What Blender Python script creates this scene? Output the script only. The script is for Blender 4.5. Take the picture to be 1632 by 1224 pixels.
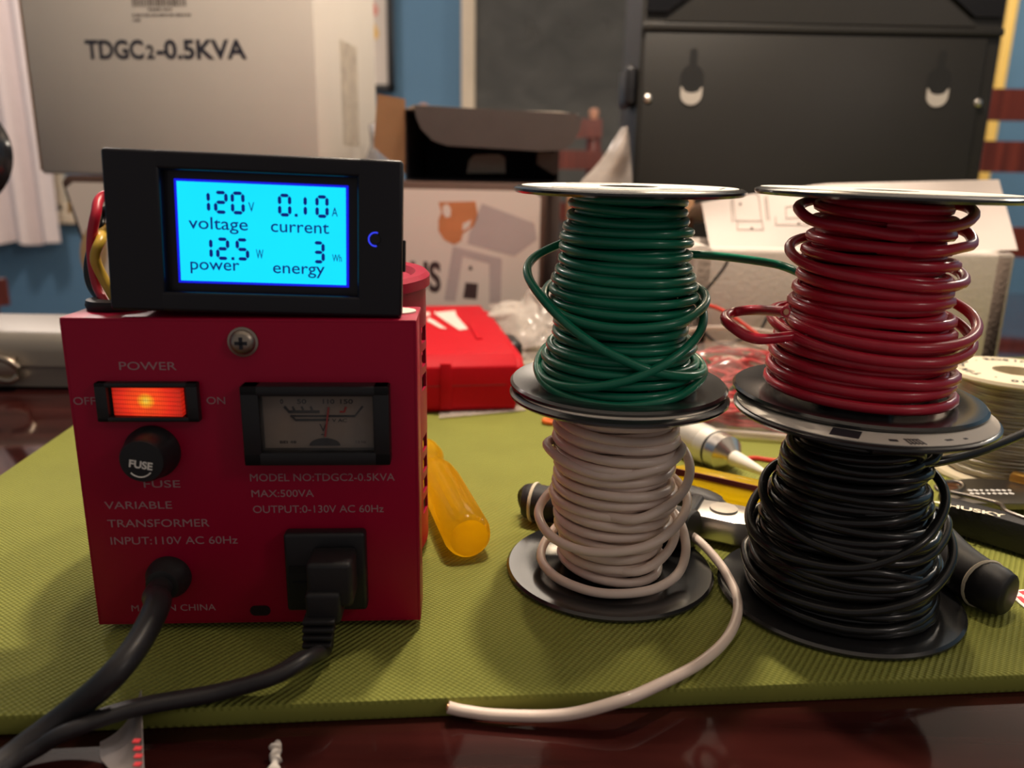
import bpy, bmesh, math, random
from mathutils import Matrix, Vector, Euler, noise
from math import sin, cos, pi, radians, tan

for o in list(bpy.data.objects):
    bpy.data.objects.remove(o)
scn = bpy.context.scene
COL = scn.collection

# ------------------------------------------------------------------ camera
TABLE = .75
MAT = .756
CAMZ = MAT + .130
FPX = 1260.0
PITCH = radians(14.8)
ROLL = radians(1.0)
cam_d = bpy.data.cameras.new('camera')
cam = bpy.data.objects.new('camera', cam_d)
COL.objects.link(cam)
cam.matrix_world = Matrix.Translation((0, 0, CAMZ)) @ Matrix.Rotation(pi / 2 - PITCH, 4, 'X') @ Matrix.Rotation(ROLL, 4, 'Z')
cam_d.sensor_width = 36.0
cam_d.lens = FPX / 1632 * 36
cam_d.clip_start = .01
cam_d.dof.use_dof = True
cam_d.dof.focus_distance = .25
cam_d.dof.aperture_fstop = 11.0
scn.camera = cam

# ------------------------------------------------------------------ world, exposure
scn.view_settings.view_transform = 'Standard'
scn.view_settings.look = 'None'
scn.view_settings.gamma = 1
scn.view_settings.use_curve_mapping = False
scn.view_settings.exposure = 0.0
W = bpy.data.worlds.new('world')
scn.world = W
W.use_nodes = True
W.node_tree.nodes['Background'].inputs[0].default_value = (1.0, .90, .86, 1)
W.node_tree.nodes['Background'].inputs[1].default_value = .17

# bulbs of the chandelier over the table (its builder hangs the fitting round them)
LAMP = Vector((.05, .44, 1.48))
BULBS = [((.0, 0, 0), 16), ((.17, -.04, .01), 6.5), ((-.10, .07, -.01), 5.5)]
for off, power in BULBS:
    ld = bpy.data.lights.new('bulb_light', 'POINT')
    ld.energy = power
    ld.color = (1.0, .84, .68)
    ld.shadow_soft_size = .016
    lo = bpy.data.objects.new('bulb_light', ld)
    lo.location = LAMP + Vector(off)
    COL.objects.link(lo)
# unseen lamps added: two brighten the far room, one the near fronts
for (p, e, c) in (((-1.3, 1.9, 1.9), 30, (1, .88, .80)), ((1.75, 1.9, 1.9), 32, (1, .86, .70)), ((.80, -.25, 1.40), 3.6, (1, .86, .76))):
    ld = bpy.data.lights.new('fill_light', 'POINT')
    ld.energy = e
    ld.color = c
    ld.shadow_soft_size = .09
    lo = bpy.data.objects.new('fill_light', ld)
    lo.location = p
    COL.objects.link(lo)

# ------------------------------------------------------------------ pixel -> point helpers
CP = Vector((0, 0, CAMZ))
CR = cam.matrix_world.to_3x3()
def ray(x, y):
    return CR @ Vector(((x - 816) / FPX, -(y - 612) / FPX, -1))
def G(x, y, z=MAT):
    d = ray(x, y)
    return CP + d * ((z - CAMZ) / d.z)
def A(x, y, Y):
    d = ray(x, y)
    return CP + d * (Y / d.y)
def on_plane(x, y, M):
    """pixel -> local x,z on the local XZ plane of M"""
    o = M.translation
    n = M.to_3x3() @ Vector((0, 1, 0))
    d = ray(x, y)
    p = CP + d * ((o - CP).dot(n) / d.dot(n))
    l = M.inverted() @ p
    return l.x, l.z

# ------------------------------------------------------------------ materials
MATS = {}
def mat(name, col, rough=.5, metal=0, var=.06, vscale=60, bump=0, bscale=400, spec=.5, trans=0, alpha=1, ior=1.45, coat=0, sss=0, emit=None, estr=0):
    if name in MATS:
        return MATS[name]
    m = bpy.data.materials.new(name)
    m.use_nodes = True
    nt = m.node_tree
    b = nt.nodes['Principled BSDF']
    tc = nt.nodes.new('ShaderNodeTexCoord')
    nz = nt.nodes.new('ShaderNodeTexNoise')
    nz.inputs['Scale'].default_value = vscale
    nz.inputs['Detail'].default_value = 4
    nt.links.new(tc.outputs['Object'], nz.inputs['Vector'])
    mx = nt.nodes.new('ShaderNodeMix')
    mx.data_type = 'RGBA'
    mx.inputs[6].default_value = (*[max(0, c * (1 - var)) for c in col], 1)
    mx.inputs[7].default_value = (*[min(1, c * (1 + var)) for c in col], 1)
    nt.links.new(nz.outputs['Fac'], mx.inputs[0])
    nt.links.new(mx.outputs[2], b.inputs['Base Color'])
    b.inputs['Roughness'].default_value = rough
    b.inputs['Metallic'].default_value = metal
    b.inputs['Specular IOR Level'].default_value = spec
    b.inputs['Transmission Weight'].default_value = trans
    b.inputs['IOR'].default_value = ior
    b.inputs['Alpha'].default_value = alpha
    b.inputs['Coat Weight'].default_value = coat
    if sss:
        b.inputs['Subsurface Weight'].default_value = sss
        b.inputs['Subsurface Radius'].default_value = (.07, .042, .010)
    if emit:
        b.inputs['Emission Color'].default_value = (*emit, 1)
        b.inputs['Emission Strength'].default_value = estr
    if bump:
        n2 = nt.nodes.new('ShaderNodeTexNoise')
        n2.inputs['Scale'].default_value = bscale
        bp = nt.nodes.new('ShaderNodeBump')
        bp.inputs['Strength'].default_value = bump
        bp.inputs['Distance'].default_value = .001
        nt.links.new(tc.outputs['Object'], n2.inputs['Vector'])
        nt.links.new(n2.outputs['Fac'], bp.inputs['Height'])
        nt.links.new(bp.outputs['Normal'], b.inputs['Normal'])
    MATS[name] = m
    return m

def clear_film(name, tint, body, gloss=.12, clear=.7):
    """thin clear plastic: mostly see-through, a little milky, glossy"""
    m = bpy.data.materials.new(name)
    m.use_nodes = True
    nt = m.node_tree
    nt.nodes.remove(nt.nodes['Principled BSDF'])
    out = nt.nodes['Material Output']
    t = nt.nodes.new('ShaderNodeBsdfTransparent'); t.inputs[0].default_value = (*tint, 1)
    d = nt.nodes.new('ShaderNodeBsdfPrincipled')
    d.inputs['Base Color'].default_value = (*body, 1)
    d.inputs['Roughness'].default_value = gloss
    nz = nt.nodes.new('ShaderNodeTexNoise'); nz.inputs['Scale'].default_value = 70
    tc = nt.nodes.new('ShaderNodeTexCoord')
    nt.links.new(tc.outputs['Object'], nz.inputs['Vector'])
    rp = nt.nodes.new('ShaderNodeMapRange')
    rp.inputs[1].default_value = .3; rp.inputs[2].default_value = .7
    rp.inputs[3].default_value = min(1, clear + .13); rp.inputs[4].default_value = max(0, clear - .13)
    nt.links.new(nz.outputs['Fac'], rp.inputs[0])
    ms = nt.nodes.new('ShaderNodeMixShader')
    nt.links.new(rp.outputs[0], ms.inputs[0])
    nt.links.new(d.outputs[0], ms.inputs[1])
    nt.links.new(t.outputs[0], ms.inputs[2])
    nt.links.new(ms.outputs[0], out.inputs[0])
    MATS[name] = m
    return m

def wood(name, c1, c2, rough=.25, axis='X', scale=8, coat=.3, spec=.5):
    m = bpy.data.materials.new(name)
    m.use_nodes = True
    nt = m.node_tree
    b = nt.nodes['Principled BSDF']
    tc = nt.nodes.new('ShaderNodeTexCoord')
    mp = nt.nodes.new('ShaderNodeMapping')
    s = {'X': (1, 12, 12), 'Y': (12, 1, 12), 'Z': (12, 12, 1)}[axis]
    mp.inputs['Scale'].default_value = s
    nz = nt.nodes.new('ShaderNodeTexNoise')
    nz.inputs['Scale'].default_value = scale
    nz.inputs['Detail'].default_value = 8
    cr = nt.nodes.new('ShaderNodeValToRGB')
    cr.color_ramp.elements[0].position = .35
    cr.color_ramp.elements[1].position = .68
    cr.color_ramp.elements[0].color = (*c1, 1)
    cr.color_ramp.elements[1].color = (*c2, 1)
    nt.links.new(tc.outputs['Object'], mp.inputs['Vector'])
    nt.links.new(mp.outputs['Vector'], nz.inputs['Vector'])
    nt.links.new(nz.outputs['Fac'], cr.inputs[0])
    nt.links.new(cr.outputs[0], b.inputs['Base Color'])
    b.inputs['Roughness'].default_value = rough
    b.inputs['Coat Weight'].default_value = coat
    b.inputs['Coat Roughness'].default_value = .04
    b.inputs['Specular IOR Level'].default_value = spec
    MATS[name] = m
    return m

def mat_weave():
    m = bpy.data.materials.new('green_ribbed_foam')
    m.use_nodes = True
    nt = m.node_tree
    b = nt.nodes['Principled BSDF']
    tc = nt.nodes.new('ShaderNodeTexCoord')
    def wave(ax, ay, pitch):
        d = nt.nodes.new('ShaderNodeVectorMath'); d.operation = 'DOT_PRODUCT'
        d.inputs[1].default_value = (ax * 2 * pi / pitch, ay * 2 * pi / pitch, 0)
        nt.links.new(tc.outputs['Object'], d.inputs[0])
        s = nt.nodes.new('ShaderNodeMath'); s.operation = 'SINE'
        nt.links.new(d.outputs['Value'], s.inputs[0])
        return s
    a = wave(cos(radians(40)), -sin(radians(40)), .00165)
    c = wave(sin(radians(40)), cos(radians(40)), .0011)
    k = nt.nodes.new('ShaderNodeMath'); k.operation = 'MULTIPLY'; k.inputs[1].default_value = .45
    nt.links.new(c.outputs[0], k.inputs[0])
    ad = nt.nodes.new('ShaderNodeMath'); ad.operation = 'ADD'
    nt.links.new(a.outputs[0], ad.inputs[0]); nt.links.new(k.outputs[0], ad.inputs[1])
    nz = nt.nodes.new('ShaderNodeTexNoise'); nz.inputs['Scale'].default_value = 25; nz.inputs['Detail'].default_value = 5
    nt.links.new(tc.outputs['Object'], nz.inputs['Vector'])
    mr = nt.nodes.new('ShaderNodeMapRange')
    mr.inputs[1].default_value = -1.45; mr.inputs[2].default_value = 1.0
    mr.inputs[3].default_value = 0; mr.inputs[4].default_value = 1
    gn = nt.nodes.new('ShaderNodeNewGeometry'); sp = nt.nodes.new('ShaderNodeSeparateXYZ')
    nt.links.new(gn.outputs['True Normal'], sp.inputs[0])
    up = nt.nodes.new('ShaderNodeMath'); up.operation = 'MULTIPLY'
    nt.links.new(ad.outputs[0], up.inputs[0]); nt.links.new(sp.outputs['Z'], up.inputs[1])
    ad = up
    nt.links.new(ad.outputs[0], mr.inputs[0])
    mx = nt.nodes.new('ShaderNodeMix'); mx.data_type = 'RGBA'
    mx.inputs[6].default_value = (.255, .27, .050, 1)
    mx.inputs[7].default_value = (.350, .365, .074, 1)
    nt.links.new(mr.outputs[0], mx.inputs[0])
    m2 = nt.nodes.new('ShaderNodeMix'); m2.data_type = 'RGBA'; m2.blend_type = 'MULTIPLY'
    m2.inputs[0].default_value = .35
    nt.links.new(mx.outputs[2], m2.inputs[6])
    nt.links.new(nz.outputs['Fac'], m2.inputs[7])
    nt.links.new(m2.outputs[2], b.inputs['Base Color'])
    bp = nt.nodes.new('ShaderNodeBump'); bp.inputs['Strength'].default_value = .55; bp.inputs['Distance'].default_value = .0005
    nt.links.new(ad.outputs[0], bp.inputs['Height'])
    nt.links.new(bp.outputs[0], b.inputs['Normal'])
    b.inputs['Roughness'].default_value = .75
    b.inputs['Specular IOR Level'].default_value = .25
    return m

# ------------------------------------------------------------------ mesh builder
I4 = Matrix.Identity(4)
def T(x=0, y=0, z=0, rx=0, ry=0, rz=0):
    return Matrix.Translation((x, y, z)) @ Euler((radians(rx), radians(ry), radians(rz))).to_matrix().to_4x4()

class MB:
    def __init__(s):
        s.v = []; s.f = []
    def add(s, vs, fs, M=I4):
        b = len(s.v)
        s.v += [tuple(M @ Vector(p)) for p in vs]
        s.f += [tuple(i + b for i in f) for f in fs]
        return s
    def bm(s, bm, M=I4):
        bm.verts.ensure_lookup_table()
        bm.verts.index_update()
        s.add([v.co.copy() for v in bm.verts], [[v.index for v in f.verts] for f in bm.faces], M)
        bm.free()
        return s
    def box(s, c, d, bev=0, seg=2, M=I4):
        bm = bmesh.new()
        bmesh.ops.create_cube(bm, size=1)
        bmesh.ops.scale(bm, vec=d, verts=bm.verts)
        if bev:
            bmesh.ops.bevel(bm, geom=list(bm.edges), offset=bev, segments=seg, profile=.5, affect='EDGES')
        return s.bm(bm, M @ Matrix.Translation(c))
    def prism(s, poly, h, M=I4, bev=0):
        """poly in local XY, extruded 0..h in Z"""
        bm = bmesh.new()
        vs = [bm.verts.new((p[0], p[1], 0)) for p in poly]
        f = bm.faces.new(vs)
        r = bmesh.ops.extrude_face_region(bm, geom=[f])
        bmesh.ops.translate(bm, vec=(0, 0, h), verts=[e for e in r['geom'] if isinstance(e, bmesh.types.BMVert)])
        bmesh.ops.recalc_face_normals(bm, faces=bm.faces)
        if bev:
            bmesh.ops.bevel(bm, geom=list(bm.edges), offset=bev, segments=2, profile=.5, affect='EDGES')
        return s.bm(bm, M)
    def lathe(s, prof, seg=48, M=I4, closed=False):
        """prof [(r,z)...]"""
        n = len(prof); vs = []; fs = []
        for k in range(seg):
            a = 2 * pi * k / seg
            for r, z in prof:
                vs.append((r * cos(a), r * sin(a), z))
        m = n if closed else n - 1
        for k in range(seg):
            k2 = (k + 1) % seg
            for i in range(m):
                j = (i + 1) % n
                fs.append((k * n + i, k2 * n + i, k2 * n + j, k * n + j))
        if not closed:
            if prof[0][0] > 1e-6: fs.append(tuple(k * n for k in range(seg))[::-1])
            if prof[-1][0] > 1e-6: fs.append(tuple(k * n + n - 1 for k in range(seg)))
        return s.add(vs, fs, M)
    def tube(s, pts, r, seg=10, closed=False, caps=True, M=I4, flat=1.0, up=None):
        pts = [Vector(p) for p in pts]
        n = len(pts)
        rs = r if isinstance(r, (list, tuple)) else [r] * n
        tang = []
        for i in range(n):
            if closed: d = pts[(i + 1) % n] - pts[i - 1]
            else: d = pts[min(i + 1, n - 1)] - pts[max(i - 1, 0)]
            tang.append(d.normalized())
        u = Vector(up) if up else (Vector((0, 0, 1)) if abs(tang[0].z) < .9 else Vector((1, 0, 0)))
        nr = (u - tang[0] * u.dot(tang[0])).normalized()
        vs = []; fs = []
        for i in range(n):
            nr = (nr - tang[i] * nr.dot(tang[i])).normalized()
            bi = tang[i].cross(nr)
            for k in range(seg):
                a = 2 * pi * k / seg
                vs.append(pts[i] + nr * (rs[i] * cos(a) * flat) + bi * (rs[i] * sin(a)))
        for i in range(n if closed else n - 1):
            j = (i + 1) % n
            for k in range(seg):
                k2 = (k + 1) % seg
                fs.append((i * seg + k, i * seg + k2, j * seg + k2, j * seg + k))
        if caps and not closed:
            fs.append(tuple(range(seg))[::-1])
            fs.append(tuple((n - 1) * seg + k for k in range(seg)))
        return s.add(vs, fs, M)
    def sheet(s, grid, th=0):
        """grid rows of points; closed slab when th"""
        R = len(grid); Cn = len(grid[0])
        vs = [Vector(p) for row in grid for p in row]
        fs = [(i * Cn + j, i * Cn + j + 1, (i + 1) * Cn + j + 1, (i + 1) * Cn + j) for i in range(R - 1) for j in range(Cn - 1)]
        if not th:
            return s.add(vs, fs)
        me = bmesh.new()
        bv = [me.verts.new(v) for v in vs]
        for f in fs: me.faces.new([bv[i] for i in f])
        bmesh.ops.recalc_face_normals(me, faces=me.faces)
        bmesh.ops.solidify(me, geom=list(me.faces), thickness=th)
        return s.bm(me)
    def text(s, body, size, M=I4, bold=0, align='LEFT', width=None, spacing=1.0, depth=.00006):
        """letters standing in local XZ plane (facing -Y); size = cap height"""
        cu = bpy.data.curves.new('t', 'FONT')
        cu.body = body; cu.size = 1; cu.align_x = 'LEFT'
        cu.offset = bold; cu.extrude = .001; cu.space_character = spacing
        cu.resolution_u = 4
        ob = bpy.data.objects.new('t', cu)
        COL.objects.link(ob)
        dg = bpy.context.evaluated_depsgraph_get()
        me = bpy.data.meshes.new_from_object(ob.evaluated_get(dg))
        bpy.data.objects.remove(ob)
        bpy.data.curves.remove(cu)
        xs = [v.co.x for v in me.vertices]
        cap = .729
        sy = size / cap
        sx = sy
        x0, x1 = min(xs), max(xs)
        if width: sx = width / (x1 - x0)
        ox = {'LEFT': x0, 'CENTER': (x0 + x1) / 2, 'RIGHT': x1}[align]
        vs = [((v.co.x - ox) * sx, -depth if v.co.z > 0 else 0, v.co.y * sy) for v in me.vertices]
        fs = [tuple(p.vertices) for p in me.polygons]
        bpy.data.meshes.remove(me)
        return s.add(vs, fs, M)
    def make(s, name, m, parent=None, smooth=40, loc=None):
        me = bpy.data.meshes.new(name)
        me.from_pydata(s.v, [], s.f)
        me.update()
        b = bmesh.new(); b.from_mesh(me)
        bmesh.ops.recalc_face_normals(b, faces=b.faces)
        b.to_mesh(me); b.free()
        me.materials.append(m)
        if smooth:
            me.shade_smooth()
            try: me.set_sharp_from_angle(angle=radians(smooth))
            except Exception: pass
        o = bpy.data.objects.new(name, me)
        COL.objects.link(o)
        if parent: o.parent = parent
        if loc: o.location = loc
        return o

def cat(pts, per=8, closed=False):
    """Catmull-Rom through points"""
    P = [Vector(p) for p in pts]
    n = len(P); out = []
    rng = n if closed else n - 1
    for i in range(rng):
        if closed: a, b, c, d = P[i - 1], P[i], P[(i + 1) % n], P[(i + 2) % n]
        else: a, b, c, d = P[max(i - 1, 0)], P[i], P[i + 1], P[min(i + 2, n - 1)]
        for k in range(per):
            t = k / per
            out.append(.5 * ((2 * b) + (c - a) * t + (2 * a - 5 * b + 4 * c - d) * t * t + (3 * b - a - 3 * c + d) * t ** 3))
    if not closed: out.append(P[-1])
    return out

def tag(o, label, category, group=None, kind=None):
    if label: o['label'] = label
    if category: o['category'] = category
    if group: o['group'] = group
    if kind: o['kind'] = kind
    return o
def thing(name, loc, label, category, rz=0, rx=0, ry=0, group=None):
    o = bpy.data.objects.new(name, None)
    o.empty_display_size = .02
    COL.objects.link(o)
    o.location = loc
    o.rotation_euler = (radians(rx), radians(ry), radians(rz))
    return tag(o, label, category, group)
def struct(o):
    o['kind'] = 'structure'
    return o
def copy_tree(o, parent=None):
    c = o.copy(); COL.objects.link(c)
    if parent: c.parent = parent
    for ch in list(o.children): copy_tree(ch, c)
    return c
def rrect(w, h, r, n=5, cx=0, cy=0):
    out = []
    for (sx, sy, a0) in ((1, 1, 0), (-1, 1, 90), (-1, -1, 180), (1, -1, 270)):
        for k in range(n + 1):
            a = radians(a0 + 90 * k / n)
            out.append((cx + sx * (w / 2 - r) + r * cos(a), cy + sy * (h / 2 - r) + r * sin(a)))
    return out
FRONT = Matrix.Rotation(pi / 2, 4, 'X')        # local XY poly -> XZ plane, extrude towards -Y
def plate(mb, poly, y0, th, M=I4):
    """polygon in XZ, front at y0-th, back at y0"""
    return mb.prism(poly, th, M @ Matrix.Translation((0, y0, 0)) @ FRONT)

# materials -----------------------------------------------------------
M_red = mat('red_enamel', (.37, .0004, .032), .38, var=.03, spec=.3)
M_redp = mat('red_moulded_plastic', (.50, .005, .014), .5, var=.05, spec=.12)
M_blk = mat('black_plastic', (.012, .012, .014), .38, var=.1)
M_blkm = mat('black_matte_plastic', (.016, .015, .017), .55, var=.1, bump=.15, bscale=900)
M_flange = mat('black_glossy_polystyrene', (.020, .020, .021), .18, var=.1, spec=1.0)
M_rub = mat('black_rubber', (.014, .013, .014), .5, var=.15)
M_cord = mat('black_cord_jacket', (.022, .02, .022), .40, var=.15)
M_steel = mat('polished_steel', (.62, .58, .53), .28, metal=1, var=.1)
M_dsteel = mat('dark_steel', (.22, .20, .18), .35, metal=1, var=.1)
M_alu = mat('brushed_aluminium', (.66, .63, .58), .36, metal=1, var=.05)
M_print = mat('pale_silkscreen_ink', (.40, .22, .24), .6, var=.05)
M_white = mat('white_print', (.85, .82, .76), .6, var=.03)
M_ink = mat('dark_ink', (.02, .02, .028), .6, var=.05)
M_paper = mat('white_paper', (.62, .54, .49), .8, var=.03, bump=.1, bscale=60)
M_label = mat('cream_paper_label', (.72, .66, .57), .55, var=.05)
M_carton = mat('white_carton_board', (.53, .485, .435), .75, var=.04, vscale=20, bump=.12, bscale=40)
M_cardb = mat('brown_cardboard', (.36, .20, .10), .8, var=.1, vscale=50, bump=.15, bscale=100)
M_foam = mat('white_expanded_foam', (.70, .61, .54), .85, var=.04, vscale=300, bump=.25, bscale=350)
M_green = mat('green_wire_insulation', (.006, .20, .11), .30, var=.12, vscale=200, coat=.2)
M_redw = mat('red_wire_insulation', (.52, .016, .040), .30, var=.12, vscale=200, coat=.2)
M_whitew = mat('white_wire_insulation', (.88, .72, .62), .36, var=.06, vscale=200, coat=.15)
M_blackw = mat('black_wire_insulation', (.012, .012, .012), .27, var=.2, vscale=200, coat=.2)
M_copper = mat('bare_copper', (.75, .38, .22), .3, metal=1)
M_solder = mat('tin_solder_wire', (.42, .38, .30), .36, metal=1, var=.2, vscale=150)
M_cream = mat('cream_plastic', (.78, .68, .48), .45, var=.05)
def acetate(name, col):
    """cloudy see-through plastic handle: lets light through and spreads it"""
    m = bpy.data.materials.new(name)
    m.use_nodes = True
    nt = m.node_tree; b = nt.nodes['Principled BSDF']; out = nt.nodes['Material Output']
    tc = nt.nodes.new('ShaderNodeTexCoord'); nz = nt.nodes.new('ShaderNodeTexNoise'); nz.inputs['Scale'].default_value = 60
    nt.links.new(tc.outputs['Object'], nz.inputs['Vector'])
    mx = nt.nodes.new('ShaderNodeMix'); mx.data_type = 'RGBA'
    mx.inputs[6].default_value = (*[c * .94 for c in col], 1); mx.inputs[7].default_value = (*col, 1)
    nt.links.new(nz.outputs['Fac'], mx.inputs[0])
    nt.links.new(mx.outputs[2], b.inputs['Base Color'])
    b.inputs['Roughness'].default_value = .12; b.inputs['Transmission Weight'].default_value = .55; b.inputs['IOR'].default_value = 1.3
    tl = nt.nodes.new('ShaderNodeBsdfTranslucent')
    nt.links.new(mx.outputs[2], tl.inputs[0])
    ms = nt.nodes.new('ShaderNodeMixShader'); ms.inputs[0].default_value = .74
    nt.links.new(b.outputs[0], ms.inputs[1]); nt.links.new(tl.outputs[0], ms.inputs[2])
    nt.links.new(ms.outputs[0], out.inputs[0])
    return m
M_amber = acetate('yellow_translucent_acetate', (1.0, .70, .05))
M_amber2 = acetate('yellow_clear_acetate', (1.0, .80, .08))
M_darkred = mat('dark_red_print', (.20, .03, .03), .5)
M_chair = wood('mahogany_chair', (.10, .016, .010), (.20, .035, .02), .35, 'Z')
M_tablew = wood('mahogany_tabletop', (.020, .0045, .004), (.050, .011, .009), .07, 'X', 6, .0, .32)

# ================================================================== ROOM
M_wall = mat('blue_wall_paint', (.115, .235, .37), .75, var=.05, vscale=4, bump=.06, bscale=60)
M_floor = wood('oak_floor', (.16, .08, .035), (.26, .14, .07), .4, 'Y', 3, .1)
M_ceil = mat('white_ceiling_paint', (.75, .72, .68), .9, var=.02, vscale=6)
YB = 3.0
struct(MB().box((0, YB + .05, 1.2), (5.2, .1, 2.4)).make('wall_back', M_wall))
struct(MB().box((-2.55, 1.2, 1.2), (.1, 3.7, 2.4)).make('wall_left', M_wall))
struct(MB().box((2.55, 1.2, 1.2), (.1, 3.7, 2.4)).make('wall_right', M_wall))
struct(MB().box((0, 1.0, -.05), (5.4, 4.4, .1)).make('floor', M_floor))
struct(MB().box((0, 1.0, 2.45), (5.4, 4.4, .1)).make('ceiling', M_ceil))
struct(MB().box((0, YB - .008, .06), (5.0, .016, .12), .004).make('baseboard_back', mat('cream_trim_paint', (.74, .62, .47), .5)))

# window with curtain, far left of the back wall
wx0, wx1 = A(-260, 200, 2.95).x, A(90, 200, 2.95).x
win = MB()
for (cx, cz, sx, sz) in (((wx0 + wx1) / 2, 2.05, wx1 - wx0 + .1, .07), ((wx0 + wx1) / 2, .72, wx1 - wx0 + .1, .07), (wx0, 1.38, .07, 1.3), (wx1 - .05, 1.38, .07, 1.3), ((wx0 + wx1) / 2, 1.38, .035, 1.3), ((wx0 + wx1) / 2, 1.38, wx1 - wx0, .035)):
    win.box((cx, YB - .02, cz), (sx, .04, sz), .004)
wo = struct(win.make('window_1', MATS['cream_trim_paint']))
MB().box(((wx0 + wx1) / 2, YB - .006, 1.38), (wx1 - wx0 - .1, .006, 1.28)).make('window_pane', mat('night_window_glass', (.01, .012, .02), .05), wo)
cx0 = A(-300, 390, 2.88).x
cx1 = A(95, 390, 2.88).x
hz = A(60, 388, 2.88).z
cur = MB()
rows = []
for i in range(26):
    z = hz + (2.2 - hz) * i / 25
    row = []
    for j in range(121):
        u = j / 120
        fold = .022 * sin(u * 2 * pi * 9 + .5 * sin(u * 21)) + .008 * sin(u * 55 + z * 2)
        row.append((cx0 + (cx1 - cx0) * u - .09 * (1 - i / 25) * (1 - u) * 0, 2.88 + fold * (1 - .25 * i / 25), z + (.006 * sin(u * 40) if i == 0 else 0)))
    rows.append(row)
cur.sheet(rows, .003)
M_curt = mat('sheer_white_curtain', (.80, .69, .67), .9, var=.04, vscale=30)
tag(cur.make('curtain', M_curt), 'white gathered curtain hanging against the blue wall at the left', 'curtain')

# chalkboard on the back wall
bx0, bx1 = A(757, 60, 2.96).x, A(1585, 60, 2.96).x
cb = thing('chalkboard', ((bx0 + bx1) / 2, 2.985, .55), 'large dusty grey chalkboard on the blue back wall', 'chalkboard')
def chalk():
    m = bpy.data.materials.new('dusty_slate')
    m.use_nodes = True
    nt = m.node_tree; b = nt.nodes['Principled BSDF']
    tc = nt.nodes.new('ShaderNodeTexCoord')
    mp = nt.nodes.new('ShaderNodeMapping'); mp.inputs['Scale'].default_value = (3, 3, 5); mp.inputs['Rotation'].default_value = (0, .6, 0)
    nz = nt.nodes.new('ShaderNodeTexNoise'); nz.inputs['Scale'].default_value = 2.2; nz.inputs['Detail'].default_value = 7; nz.inputs['Distortion'].default_value = .8
    cr = nt.nodes.new('ShaderNodeValToRGB')
    cr.color_ramp.elements[0].position = .3; cr.color_ramp.elements[0].color = (.060, .060, .056, 1)
    cr.color_ramp.elements[1].position = .8; cr.color_ramp.elements[1].color = (.105, .103, .095, 1)
    nt.links.new(tc.outputs['Object'], mp.inputs[0]); nt.links.new(mp.outputs[0], nz.inputs['Vector'])
    nt.links.new(nz.outputs['Fac'], cr.inputs[0]); nt.links.new(cr.outputs[0], b.inputs['Base Color'])
    b.inputs['Roughness'].default_value = .7
    return m
bw = bx1 - bx0
MB().box((0, 0, .8), (bw, .02, 1.55)).make('slate', chalk(), cb)
fm = MB()
fw_ = A(757, 60, 2.96).x - A(735, 60, 2.96).x
fm.box((-bw / 2 - fw_ / 2, -.005, .8), (fw_, .035, 1.63), .004)
fm.box((0, -.005, 1.6), (bw, .035, .05), .004)
fm.box((0, -.005, 0), (bw, .035, .05), .004)
fm.make('frame', MATS['cream_trim_paint'], cb)
# chalk scribbles
for pts in ([(840, 20), (846, 40), (842, 60)], [(842, 38), (858, 42), (864, 60), (858, 72)], [(900, 30), (915, 34), (905, 52), (925, 55)], [(960, 25), (975, 35), (968, 50)]):
    w = [A(p[0], p[1], 2.972) - Vector(cb.location) for p in pts]
    MB().tube(cat(w, 5), .0022, 6).make('chalk_scribble', mat('faint_chalk', (.15, .15, .14), .9), cb)
yx0, yx1 = A(1598, 60, 2.95).x, A(1615, 60, 2.95).x
ytop = 2.1
struct(MB().box(((yx0 + yx1) / 2, 2.975, 1.05), (yx1 - yx0, .05, 2.1), .004).make('trim_1', mat('yellow_trim_paint', (.95, .62, .15), .5)))

# framed picture
pr = A(628, 145, 2.96)
pic = thing('framed_picture', (pr.x - .24, 2.985, pr.z), 'black framed picture of pink and yellow shapes beside the white carton', 'picture')
fr = MB()
pw_, ph_, ft = .48, .62, .022
for (cx, cz, sx, sz) in ((0, ft / 2, pw_, ft), (0, ph_ - ft / 2, pw_, ft), (-pw_ / 2 + ft / 2, ph_ / 2, ft, ph_), (pw_ / 2 - ft / 2, ph_ / 2, ft, ph_)):
    fr.box((cx, -.005, cz), (sx, .03, sz), .003)
fr.make('frame', M_blk, pic)
MB().box((0, .002, ph_ / 2), (pw_ - .03, .006, ph_ - .03)).make('mount', mat('pale_mount_board', (.72, .63, .55), .8), pic)
random.seed(3)
for (nm, col, pts) in (('pink_shape', (.75, .30, .24), [(.10, .42, .07), (.13, .33, .04), (.155, .27, .03)]), ('yellow_shape', (.80, .50, .14), [(.12, .14, .052), (.15, .20, .035)]), ('peach_shape', (.80, .46, .30), [(.165, .36, .03), (.08, .24, .05), (.03, .33, .05)])):
    b_ = MB()
    for q, (cx, cz, r) in enumerate(pts):
        poly = [(cx + r * (1 + .15 * sin(3 * a + r * 90)) * cos(a), cz + r * (1 + .15 * sin(2 * a + r * 60)) * sin(a)) for a in [2 * pi * k / 28 for k in range(28)]]
        plate(b_, poly, -.001 - .0004 * q, .0008)
    b_.make(nm, mat(nm, col, .8, var=.2, vscale=25), pic)

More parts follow.
